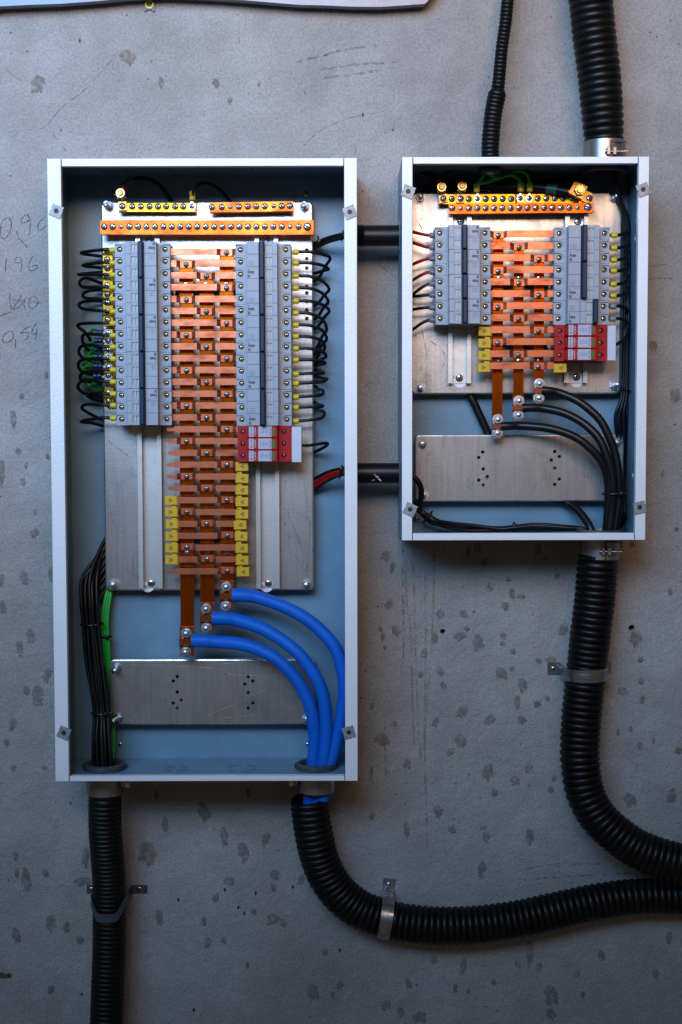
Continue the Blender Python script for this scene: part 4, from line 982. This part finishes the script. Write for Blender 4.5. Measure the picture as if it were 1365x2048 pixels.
# brass bolt lugs
def bolt_lug(label, bx_, by_, sx_, sy_, wpts, r, tape=True, shrink=None):
    h = HB + .002; c = P(bx_, by_, h + .008); s = P(sx_, sy_, h)
    root = thing('brass_bolt_lug', label, 'cable lug', s)
    d = Vector((c.x - s.x, 0, c.z - s.z)); L = d.length; d.normalize(); e = Vector((-d.z, 0, d.x)); w = .0062
    g = G(); pr = []
    for t, hh in ((-.35, h), (.42, h), (.62, h + .006), (1.25, h + .006)):
        p = s + d * (L * t); pr.append((p, hh))
    v = []
    for p, hh in pr:
        for sg, dh in ((-1, 0), (1, 0), (1, .0025), (-1, .0025)): v.append((p.x + e.x * w * sg, -(hh + dh), p.z + e.z * w * sg))
    f = [(0, 1, 2, 3), (12, 13, 14, 15)] + [(4 * k + q, 4 * k + (q + 1) % 4, 4 * k + 4 + (q + 1) % 4, 4 * k + 4 + q) for k in range(3) for q in range(4)]
    g.add(v, f); part('tongue', g, MT['brass_dull'], root)
    g = G(); g.lathe((c.x, h + .006, c.z), [(.0072, 0), (.0072, .010), (.0066, .0115), (.0048, .0115), (.0048, .0095)], 20); b = part('bolt_collar', g, MT['nutgold'], root)
    g = G(); g.lathe((c.x, h + .006, c.z), [(.0045, .006), (.0045, .0135), (.0038, .0145)], 14); part('bolt_end', g, MT['brass_dull'], b)
    inst('terminal_screw', SCREW, root, (s.x, -(h + .0026), s.z), random.random() * 3)
    return root
bolt_lug('brass bolt lug on the earth bar beside a loose screw, tall box', 243, 388, 245.8, 413, None, 0)
bolt_lug('brass bolt lug with dark sleeve wire at the end of the earth bar, smaller box', 883, 376, 887, 398, None, 0)
bolt_lug('brass bolt lug with green sleeve wire on the earth bar, smaller box', 924, 374, 921.6, 398, None, 0)
def sleeved(label, pts, r, tape, k0, red=True):
    q = spline(PS(pts), .003); root = thing('earth_wire', label, 'wire', q[0])
    g = G(); g.tube(q, r, 9); part('conductor', g, MT['wire'], root, 80)
    if red: g = G(); g.tube(q[1:5], r * 1.5, 10); part('red_sleeve', g, MT['red_shrink'], root, 60)
    if tape: g = G(); g.tube(q[k0:k0 + tape], r * 1.18, 10); part('green_tape', g, MT['green_tape'], root, 60)
    return root
sleeved('black wire with red sleeve arching from the brass bolt lug, tall box', [(243, 386, .058), (247, 374, .058), (256, 364, .057), (275, 358, .056), (295, 358, .052), (316, 368, .044), (332, 386, .032), (346, 408, .02)], .0034, 6, 5)
sleeved('black wire with red sleeve behind the end bolt lug, smaller box', [(883, 375, .058), (877, 364, .054), (866, 352, .046), (845, 343, .036), (822, 338, .03)], .0036, 0, 0)
sleeved('green taped wire with red sleeve behind the second bolt lug, smaller box', [(924, 374, .058), (918, 362, .054), (905, 350, .046), (890, 340, .036), (868, 336, .03)], .0036, 7, 5)
# thick earth cable of the smaller box
pts = [(960, 372, .030), (1010, 373, .040), (1066, 374, .048), (1105, 378, .055), (1136, 384, .062)]
q = spline(PS(pts), .004); root = thing('earth_cable', 'thick black earth cable with green tape behind the brass bars, smaller box', 'cable', q[0])
g = G(); g.tube(q, .0075, 14); part('conductor', g, MT['wire'], root, 80)
k = int(len(q) * .76); g = G(); g.tube(q[k:k + 5], .0079, 14); part('green_tape', g, MT['green_tape'], root, 60)
g = G(); g.tube([P(1135, 384, .062), P(1146, 382, .062)], .0052, 12); part('bare_strands', g, MT['copper_lug'], root)
c = P(1158, 382, .064); s = P(1179, 397, HB + .002)
root = thing('brass_cable_clamp', 'square brass cable clamp tilted at the end of the earth bar, smaller box', 'cable lug', s)
d = Vector((s.x - c.x, 0, s.z - c.z)).normalized(); e = Vector((-d.z, 0, d.x))
def loc(a, b): return (c.x + d.x * a + e.x * b, c.z + d.z * a + e.z * b)
g = G(); g.prism([loc(-.0125, -.010), (loc(.009, -.010)), loc(.009, .010), loc(-.0125, .010)], .054, .070); part('clamp_body', g, MT['brass_dull'], root)
g = G(); g.prism([loc(.006, -.008), loc(.021, -.0085), loc(.026, 0), loc(.021, .0085), loc(.006, .008)], HB + .001, HB + .004); part('tongue', g, MT['brass_dull'], root)
g = G(); g.lathe((c.x, .070, c.z), [(.0086, 0), (.0086, .005), (.0078, .006)], 6); g.lathe((c.x, .070, c.z), [(.0055, .005), (.0055, .0085), (.0048, .0095)], 14); part('bolt', g, MT['nutgold'], root)
inst('terminal_screw', SCREW, root, (s.x, -(HB + .004), s.z), .7)

# ------------------------------------------------------------------ heavy cables
def cable(label, pts, r, m, name='supply_cable'):
    q = spline(PS(pts), .006); g = G(); n = len(q)
    rr = [r * (1 + .05 * math.exp(-k / 3.0)) for k in range(n)]
    g.tube(q, rr, 20); return solo(name, g, m, label, 'cable', None, 80)
tails = [(24, 1562), (22, 1590), (-6, 1640)]
cable('thick blue cable from the busbar with the highest end, outermost curve', [(466, 1190, .061), (490, 1191, .062), (516, 1195, .060), (570, 1214, .068), (618, 1241, .074), (654, 1274, .078), (675, 1304, .08), (687, 1346, .08), (689, 1385, .08), (684, 1430, .078), (675, 1475, .077), (664, 1517, .077), (654, 1545, .077), (646, 1600, .077)], 13 * MM(.07), MT['blue_cable'])
cable('thick blue cable from the middle busbar, between the other two blue cables', [(426, 1236, .061), (450, 1237, .062), (474, 1240, .060), (522, 1256, .070), (564, 1280, .078), (600, 1310, .084), (627, 1346, .086), (645, 1385, .086), (652, 1430, .084), (653, 1475, .080), (648, 1523, .078), (642, 1560, .074), (636, 1610, .07)], 13 * MM(.07), MT['blue_cable'])
cable('thick blue cable from the busbar with the lowest end, innermost curve', [(385, 1281, .061), (410, 1282, .062), (435, 1284, .060), (480, 1288, .068), (522, 1301, .074), (558, 1322, .078), (588, 1352, .080), (609, 1385, .080), (624, 1424, .080), (630, 1475, .076), (627, 1523, .072), (622, 1560, .07), (618, 1620, .066)], 13 * MM(.07), MT['blue_cable'])
kr = 8.4 * MM(.07)
cable('thick black cable from the busbar with the highest end, smaller box', [(1084, 781, .060), (1100, 782, .061), (1119, 786, .060), (1151, 799, .068), (1178, 818, .074), (1202, 842, .078), (1218, 873, .08), (1230, 905, .08), (1237, 945, .08), (1239, 988, .078), (1235, 1028, .076), (1229, 1062, .074), (1222, 1100, .072)], kr, MT['wire'])
cable('thick black cable from the middle busbar, smaller box', [(1045, 816, .060), (1065, 815.5, .061), (1089, 817, .060), (1125, 825, .068), (1157, 840, .074), (1182, 859, .080), (1200, 880, .084), (1214, 912, .086), (1224, 945, .086), (1227, 985, .084), (1224, 1018, .080), (1219, 1062, .078), (1212, 1100, .076)], kr, MT['wire'])
cable('thick black cable from the busbar with the lowest end, smaller box', [(1002, 852.5, .060), (1020, 852, .061), (1040, 851.5, .058), (1089, 855.5, .066), (1129, 865, .072), (1159, 879, .076), (1180, 896, .078), (1199, 916, .078), (1211, 939, .076), (1217, 969, .070), (1217, 1008, .066), (1213, 1062, .064), (1206, 1100, .062)], kr, MT['wire'])
cable('thick black cable passing behind the narrow plate of the smaller box', [(905, 700, .016), (930, 770, .016), (948, 805, .017), (976, 865, .016), (1010, 930, .014), (1075, 985, .013), (1130, 1003, .018), (1155, 1020, .032), (1172, 1040, .045), (1183, 1062, .055), (1188, 1100, .06)], kr * .97, MT['wire'])
# small loop and bottom bundle of the smaller box
cable('thin black cable looping over the corner of the narrow plate, smaller box', [(812, 945, .06), (827, 953, .062), (839, 967, .062), (844, 985, .058), (840, 1006, .05), (832, 1018, .044), (818, 1026, .04)], .0042, MT['wire'], 'thin_cable')
for i in range(7):
    o = (i % 4) * 3.6 - 5; hh = .018 + .011 * (i // 4) + .002 * (i % 3)
    pts = [(808, 985 + i * 3, .045), (826, 1006 + o * .6, .042), (845, 1026 + o * .7, .036), (866, 1041 + o, hh + .012), (900, 1054 + o * .7 - (i % 2) * 7, hh + .005), (950, 1060 + o * .5 - (i % 3) * 4, hh), (1000, 1058 + o * .4, hh), (1028, 1056 + o * .5, hh + .003), (1075, 1053 + o * .8, hh + .004), (1130, 1056 + o * .6, hh + .01), (1170, 1060 + o * .3, .045), (1192, 1078, .055)]
    wire('bundle_wire', 'thin black wire lying along the bottom panel of the smaller box', 'wire', pts, .0029, MT['wire'], 'wires along the bottom of the smaller box')
# black bundle of the tall box
rb = random.Random(23)
for i in range(20):
    k = i / 19.0; a = i * 2.4; rad = math.sqrt(k); ox = math.cos(a) * rad; oh = math.sin(a) * rad
    y0 = 1085 + 110 * (1 - k)
    pts = [(250, y0 - 62, .013), (222, y0 - 28 + 6 * oh, .014), (204 - 6 * (1 - k), y0 + 6, .020 + .004 * oh), (184 + ox * 17 - 2, 1150 + 30 * (1 - k), .034 + .012 * oh), (181 + ox * 19, 1205, .042 + .014 * oh), (184 + ox * 18, 1248, .045 + .013 * oh), (191 + ox * 19 + rb.uniform(-2, 2), 1320, .050 + .014 * oh), (199 + ox * 18 + rb.uniform(-2, 2), 1380, .056 + .013 * oh),
           (204 + ox * 16, 1425, .060 + .012 * oh), (206 + ox * 20 + rb.uniform(-3, 3), 1480, .068 + .015 * oh), (207 + ox * 21, 1530, .0715 + .016 * oh), (209 + ox * 18, 1610, .0715 + .015 * oh)]
    wire('bundle_wire', 'black wire in the thick bundle dropping into the floor bushing of the tall box', 'wire', pts, .0027, MT['wire'], 'black bundle of the tall box')
for i in range(3):
    o = i * 5.2
    pts = [(235, 1140, .014), (220 + o * .4, 1172, .016), (212 + o * .9, 1192, .022), (205 + o, 1240, .028), (207 + o, 1290, .030), (213 + o * .7, 1330, .028), (221 + o * .5, 1390, .02), (222 + o * .6, 1450, .022), (223 + o * .4, 1500, .045), (220 + o * .3, 1530, .056), (214 + o * .3, 1590, .062)]
    wire('earth_wire', 'green earth wire running beside the black bundle of the tall box', 'wire', pts, .0026, MT['green_wire'], 'green wires beside the black bundle')

# ------------------------------------------------------------------ cable ties
def tie(label, c, rx, rh, ang=0, tail=None):
    """flattened ring round a bundle; plane tilted by ang from horizontal in the picture"""
    o = P(*c); pts = []
    for k in range(25):
        t = 2 * math.pi * k / 24; u = math.cos(t) * rx; pts.append(Vector((o.x + u * math.cos(ang), o.y - math.sin(t) * rh, o.z + u * math.sin(ang))))
    g = G(); g.tube(pts, .0013, 6, False)
    hd = pts[4]; g.box(hd.x - .003, hd.x + .003, -hd.y - .001, -hd.y + .004, hd.z - .0028, hd.z + .0028, .0006)
    if tail: g.tube([hd, Vector((hd.x + tail[0], hd.y - .003, hd.z + tail[1]))], .0012, 6)
    solo('cable_tie', g, MT['wire'], label, 'cable tie', None, 50)
tie('black cable tie high on the thick black bundle, tall box', (184, 1248, .045), .0175, .0165, .02)
tie('black cable tie low on the thick black bundle, tall box', (204, 1425, .060), .0155, .0155, .03)
tie('black cable tie with stubby tail on the green wires', (211, 1273, .029), .008, .006, .05, (.008, .001))
tie('black cable tie on the wires near the plate edge, upper nipple', (637, 488, .026), .006, .009, 1.1, (-.002, .008))
tie('black cable tie on the wires at the upper nipple', (687, 471, .062), .008, .009, 1.2)
tie('black cable tie round the red and black wires, lower nipple', (682, 944, .060), .010, .010, 1.35, (.004, -.006))
tie('black cable tie round the three thick black cables, smaller box', (1227, 987, .076), .018, .018, .03)
tie('black cable tie where the bottom wires bend, smaller box', (856, 1034, .034), .011, .010, .9, (-.009, -.009))
tie('black cable tie along the bottom wires of the smaller box', (1028, 1056, .025), .0085, .011, 1.5)
tie('black cable tie on the side bundle of the smaller box', (1252, 780, .026), .010, .014, 0)

# ------------------------------------------------------------------ collars, bushings, nipples
def bushing(label, x, h, z, r, up=1, name='conduit_bushing'):
    g = G(); n = 32; prof = [(r - .006, 0), (r, 0), (r + .001, .003), (r, .0075), (r - .002, .009), (r - .0055, .009), (r - .006, .008)]
    v = []
    for k, (rr, t) in enumerate(prof):
        for i in range(n):
            a = 2 * math.pi * i / n; q = rr + (.0016 if (i % 4 == 0 and 0 < k < 4) else 0); v.append((x + q * math.cos(a), -(h + q * math.sin(a)), z + up * t))
    m = len(prof)
    f = [(k * n + i, k * n + (i + 1) % n, ((k + 1) % m) * n + (i + 1) % n, ((k + 1) % m) * n + i) for k in range(m) for i in range(n)]
    g.add(v, f); return solo(name, g, MT['bushing'], label, 'bushing')
def collar(label, x, h, z0, z1, r, bolt=None, front=False):
    root = thing('conduit_collar', label, 'conduit collar', (x, -h, z0))
    g = G(); g.lathe((x, h, 0), [(r - .004, z0), (r - .001, z0), (r, z0 + .001), (r, z1 - .001), (r - .001, z1), (r - .004, z1)], 36, axis='z', cap=False)
    g.lathe((x, h, 0), [(r - .004, z1), (r - .004, z0)], 36, axis='z', cap=False)
    part('sleeve', g, MT['collar'], root)
    zm = (z0 + z1) / 2
    if front:
        g = G(); g.box(x - .001 + .004, x + .001 + .004, h + r - .002, h + r + .0007, z0, z1 - .004); g.box(x + .004, x + .026, h + r * .86, h + r + .0003, z1 - .0065, z1 - .0048); part('split', g, MT['slot'], root)
        g = G()
        for s in (-1, 1): g.box(x + .004 + s * .0045 - .0025, x + .004 + s * .0045 + .0025, h + r - .001, h + r + .006, zm - .008, zm + .003, .0006)
        part('ear', g, MT['collar'], root)
        g = G(); g.lathe((x, h + r + .0035, zm - .003), [(.0028, -.006), (.0028, -.0035), (.0013, -.0035), (.0013, .028)], 10, axis='x'); part('bolt', g, MT['zinc'], root)
    if bolt:
        s = bolt
        g = G(); g.box(x + s * (r - .002) - (.003 if s < 0 else 0), x + s * (r - .002) + (.014 if s > 0 else 0) - (.011 if s < 0 else 0) + (.003 if s < 0 else 0), h + .006, h + .012, zm - .006, zm + .006, .001); part('ear', g, MT['collar'], root)
        g = G(); bx_ = x + s * (r + .009); g.lathe((bx_, h + .012, zm - .001), [(.0052, 0), (.0052, .003), (.0042, .0045)], 6); g.lathe((bx_, h + .012, zm - .001), [(.0026, .004), (.0026, .007)], 8)
        part('bolt', g, MT['zinc'], root)
        a = Vector((bx_ + s * .003, -(h + .012), zm + .002)); g = G(); g.tube([a, a + Vector((s * .013, -.001, .009))], .0016, 6); part('wing', g, MT['zinc'], root)
    return root
zc = P(210, 1594, HC + .02).z
bushing('dark grey bushing on the floor of the tall box around the black wires', lbL, HC, lz0 + .0018, .032); bushing('dark grey bushing on the floor of the tall box around the blue cables', lbR, HC, lz0 + .0018, .031)
collar('grey metal collar under the tall box on the straight hose', lbL, HC, zc, lz0 - .0004, .0275, 1)
collar('grey metal collar under the tall box above the loose hose end', lbR, HC, P(633, 1589, HC + .02).z, lz0 - .0004, .0285, -1)
bushing('dark grey bushing on the floor of the smaller box around the black cables', rbB, HC, rz0 + .0018, .034); bushing('dark grey bushing inside the roof of the smaller box', rbT, HC, rz1 - .0018, .034, -1)
collar('grey split collar with long bolt under the smaller box', rbB, HC, P(1199, 1120, HC + .02).z, rz0 - .0004, .0305, None, True)
collar('grey split collar on the roof of the smaller box', rbT, HC, rz1 + .0004, P(1208, 278, HC + .02).z, .0310, None, True)
bushing('dark bushing inside the roof of the smaller box under the thin hose', rbT2, HC, rz1 - .0018, .0165, -1)
def nipple(label, y0, y1, h, threads, scar):
    a = lx1 - .006; b = rx0 + .012; z = (P(760, y0, h).z + P(760, y1, h).z) / 2; r = (P(760, y0, h).z - P(760, y1, h).z) / 2
    root = thing('pipe_nipple', label, 'pipe', ((a + b) / 2, -h, z - r))
    g = G(); g.lathe((0, h, z), [(r - .003, a), (r, a), (r, b), (r - .003, b)], 32, axis='x'); part('pipe', g, MT['pipe'], root)
    if threads:
        prof = []
        for k in range(5): t = lx1 + .0008 + k * .0022; prof += [(r + .0002, t), (r + .0011, t + .0011)]
        prof += [(r + .0002, lx1 + .012)]
        g = G(); g.lathe((0, h, z), prof, 32, axis='x', cap=False); part('thread', g, MT['pipe'], root)
    if scar:
        g = G()
        for p0, p1, w in scar:
            A, B = P(*p0, h + r * .75), P(*p1, h + r * .75)
            A.y = B.y = -(h + r + .0002)
            g.tube([A, (A + B) / 2 + Vector((0, 0, .0006)), B], w, 5)
        part('scuff', g, MT['cover'], root)
    g = G(); g.lathe((rx0 - .0004, h, z), [(r + .006, 0), (r + .007, -.0004), (r + .004, -.0006), (r, -.0004)], 28, axis='x', cap=False); part('cut_edge', g, MT['cover'] if scar else MT['paint'], root)
nipple('black pipe nipple joining the two boxes, threaded end, upper one', 450.5, 492.5, .062, True, None)
nipple('scuffed black pipe nipple joining the two boxes, lower one', 926, 966.5, .062, False, [((748, 948), (757, 957), .0006), ((757, 957), (762, 962), .0011), ((752, 955), (758, 953), .0005), ((744, 961), (750, 960), .0004)])

# ------------------------------------------------------------------ corrugated hoses
def hose(name, label, pts, pitch_px, depth, nseg=28, rs_=None, helix=0):
    """pts (px,py,h,r_px)"""
    ctr = PS([p[:3] for p in pts]); pitch = pitch_px * MM(.05); q = spline(ctr, pitch / 8)
    # radius interpolated by nearest control fraction
    L = [0]
    for i in range(len(ctr) - 1): L.append(L[-1] + (ctr[i + 1] - ctr[i]).length)
    tot = L[-1]; rr = []; s = 0
    for k, p in enumerate(q):
        s = k / (len(q) - 1) * tot; i = max(j for j in range(len(L)) if L[j] <= s + 1e-9); i = min(i, len(pts) - 2)
        t = (s - L[i]) / (L[i + 1] - L[i]); base = (pts[i][3] * (1 - t) + pts[i + 1][3] * t) * MM(pts[i][2])
        rib = abs(math.sin(math.pi * k / 8)) ** .55
        rr.append(base - depth * (1 - rib))
    g = G(); g.tube(q, rr, nseg, False)
    # wall thickness at both ends
    g2 = G(); g2.tube(q[:12], [r - .003 for r in rr[:12]], nseg, False); g.add(g2.v, g2.f)
    n0 = len(q) * nseg
    g.add([g.v[i] for i in range(nseg)] + [g2.v[i] for i in range(nseg)], [(i, (i + 1) % nseg, nseg + (i + 1) % nseg, nseg + i) for i in range(nseg)])
    return solo(name, g, MT['hose'], label, 'hose', None, 70)
hose('corrugated_hose', 'thin black corrugated hose stepping to a wider sleeve above the smaller box', [(1023, -60, .045, 12.5), (1016, 0, .050, 12.5), (1011.5, 46, .055, 12.5), (1004, 99, .060, 12.5), (999, 153, .065, 12.8), (996, 180, .067, 13.5), (995, 187, .068, 18), (993, 196, .068, 18.5), (986.6, 231, .070, 18), (981.5, 285, HC, 18), (981, 318, HC, 17.8)], 8.0, .0016, 22)
hose('corrugated_hose', 'thick black corrugated hose entering the roof of the smaller box', [(1174, -70, .060, 43), (1182, 0, .064, 43), (1189, 71, .067, 43), (1198, 142, .069, 42.5), (1203.5, 205, HC, 42), (1207, 255, HC, 40.5), (1208.5, 290, HC, 38)], 14.6, .0034)
hose('corrugated_hose', 'thick black corrugated hose hanging below the smaller box and bending aside', [(1197, 1108, HC, 39), (1195, 1130, HC, 41), (1190.5, 1194, .066, 41.5), (1182, 1261, .058, 41.2), (1175, 1328, .050, 41), (1167, 1395, .052, 41), (1161, 1470, .058, 40.5), (1161, 1525, .064, 40), (1170, 1583, .070, 40), (1195, 1632, .074, 40), (1233, 1669, .076, 40), (1273, 1696, .076, 40), (1318, 1714, .076, 40), (1365, 1726, .076, 40), (1440, 1736, .076, 40)], 13.3, .0034)
hose('corrugated_hose', 'straight black corrugated hose dropping from under the tall box', [(210, 1585, HC, 33), (210, 1604, HC, 33.5), (211, 1661, .064, 33.8), (215, 1714, .054, 34), (218.5, 1768, .046, 34), (219, 1835, .044, 34), (218.5, 1901, .045, 34), (216, 1968, .047, 34), (213, 2060, .05, 34), (212, 2110, .05, 34)], 9.7, .0020)
hose('corrugated_hose', 'black corrugated hose sweeping sideways with an open end under the tall box', [(618, 1596, .066, 38), (623, 1639, .060, 39), (630, 1678, .054, 39.5), (640, 1718, .047, 39.5), (656, 1755, .042, 39.5), (680, 1788, .038, 39.5), (709, 1812, .035, 39.5), (740, 1827, .034, 39), (790, 1842, .033, 39), (845, 1850, .033, 39), (895, 1852, .033, 39), (959, 1849, .033, 38.5), (1038, 1838, .033, 38), (1118, 1820, .033, 37.5), (1198, 1803, .032, 37), (1277, 1793, .031, 36), (1365, 1793, .031, 36), (1440, 1797, .031, 36)], 13.2, .0034)

# ------------------------------------------------------------------ clamps
def saddle(name, label, m, cpx, cpy, hh, rpx, ang, width, ears, screw, sag=0.0, groove=True):
    """band over a hose; ang = direction across the hose in the picture plane; ears (left,right) lengths in m, 0 = none"""
    c = P(cpx, cpy, hh); r = rpx * MM(hh) + .0006; t = .0018
    u = Vector((math.cos(ang), 0, math.sin(ang))); w = Vector((-math.sin(ang), 0, math.cos(ang)))
    root = thing(name, label, 'pipe clamp', (c.x, 0, c.z))
    prof = []
    if ears[0]: prof += [(-r - ears[0], .0004, 1), (-r - .002, .0004, 1)]
    n = 20
    for k in range(n + 1):
        a = math.pi * (1 - k / n); prof.append((r * math.cos(a), hh + r * math.sin(a), 0)) if math.sin(a) >= 0 else None
    if ears[0]: prof.insert(2, (-r - .0003, .004, 0))
    if ears[1]: prof += [(r + .0003, .004, 0), (r + .002, .0004, 1), (r + ears[1], .0004, 1)]
    def sweep(w0, w1, lift):
        g = G(); v = []; m_ = len(prof)
        for i, (a, h, flat) in enumerate(prof):
            if flat: na, nh = 0, 1
            else:
                p0 = prof[max(0, i - 1)]; p1 = prof[min(m_ - 1, i + 1)]; da, dh = p1[0] - p0[0], p1[1] - p0[1]; l = math.hypot(da, dh); na, nh = -dh / l, da / l
            sg = -sag * min(1.0, 1.5 * math.sin(max(0, min(math.pi, math.pi * (a + r) / (2 * r))))) if not flat else 0
            for (ww, q) in ((w0, lift), (w1, lift), (w1, lift + t), (w0, lift + t)):
                p = c + u * (a + na * q) + w * (ww + sg); v.append((p.x, -(h + nh * q), p.z))
        f = [(0, 1, 2, 3), tuple(4 * (m_ - 1) + k for k in range(4))] + [(4 * k + q, 4 * k + (q + 1) % 4, 4 * k + 4 + (q + 1) % 4, 4 * k + 4 + q) for k in range(m_ - 1) for q in range(4)]
        return g.add(v, f)
    part('band', sweep(-width / 2, width / 2, 0), m, root, 50)
    if groove:
        prof_save = prof[:]
        prof = [p for p in prof if not p[2]]
        part('rib', sweep(-width * .16, width * .16, t * .9), m, root, 50)
        prof = prof_save
    for s, e in ((-1, ears[0]), (1, ears[1])):
        if e:
            p = c + u * (s * (r + e * .55)); inst('clamp_screw', screw, root, (p.x, -.0024, p.z), .4)
    return root
saddle('pipe_clamp', 'shiny galvanised saddle clamp on the hose below the smaller box', MT['clamp'], 1172, 1346, .048, 41, R(1), .019, (.020, .016), SCREW_S)
saddle('pipe_clamp', 'dull grey saddle clamp with gold screws on the straight hose', MT['clamp_pvc'], 219, 1797, .045, 34.3, 0, .013, (.016, .026), SCREW_GOLD, .022, False)
saddle('pipe_clamp', 'galvanised one-ear strap clamp on the sweeping hose', MT['clamp'], 771, 1834, .034, 39.5, R(81), .019, (0, .020), SCREW_S)

# ------------------------------------------------------------------ things at the edges of the picture
pr = [(-60, 22), (0, 13), (60, 10), (120, 8), (200, 2), (260, -4), (330, -8), (420, -4), (480, 0), (540, 5), (600, 10), (650, 11), (700, 13.5), (760, 14), (810, 11), (850, 8), (862, -4), (880, -30), (880, -420), (-60, -420)]
q = [XZ(a, b, .026) for a, b in pr]
g = G(); n = len(q); out = q[::-1]; 
g.prism(out, .012, .027)
solo('plastic_sheet', g, MT['sheet'], 'grey plastic wrapped tray with wavy lower edge above the boxes', 'plastic sheet')
root = thing('wall_clip', 'small metal clip with yellow wall plug under the plastic edge', 'clip', P(299, 22, 0))
x, z = XZ(299, 8, .004); g = G(); g.prism([(x - .0085, z + .02), (x - .0085, z - .011), (x - .005, z - .0105), (x - .0045, z - .008), (x + .004, z - .0085), (x + .005, z - .011), (x + .0085, z - .010), (x + .0085, z + .02)][::-1], .0004, .003, [circ(x, z, .0055, 14)])
part('plate', g, MT['clamp_pvc'], root)
g = G(); g.lathe((x, .0004, z), [(.0068, 0), (.0068, .0034), (.0044, .0034), (.0044, 0)], 18, cap=False); part('wall_plug', g, MT['dowel'], root)
g = G(); x0, z0 = XZ(-20, 1944, .004); x1, z1 = XZ(21, 1956, .004)
g.prism([(x0, z1 - .001), (x1 - .006, z1 + .001), (x1, z1 + .001), (x1, z1 + .0065), (x1 - .007, z1 + .0055), (x1 - .018, z0 - .001), (x0, z0)], .0004, .0035, [circ(x1 - .003, z1 + .0036, .0014, 8)])
solo('metal_tag', g, MT['steel_dark'], 'small dark metal tag on the wall at the foot of the mud splashes', 'metal tag')
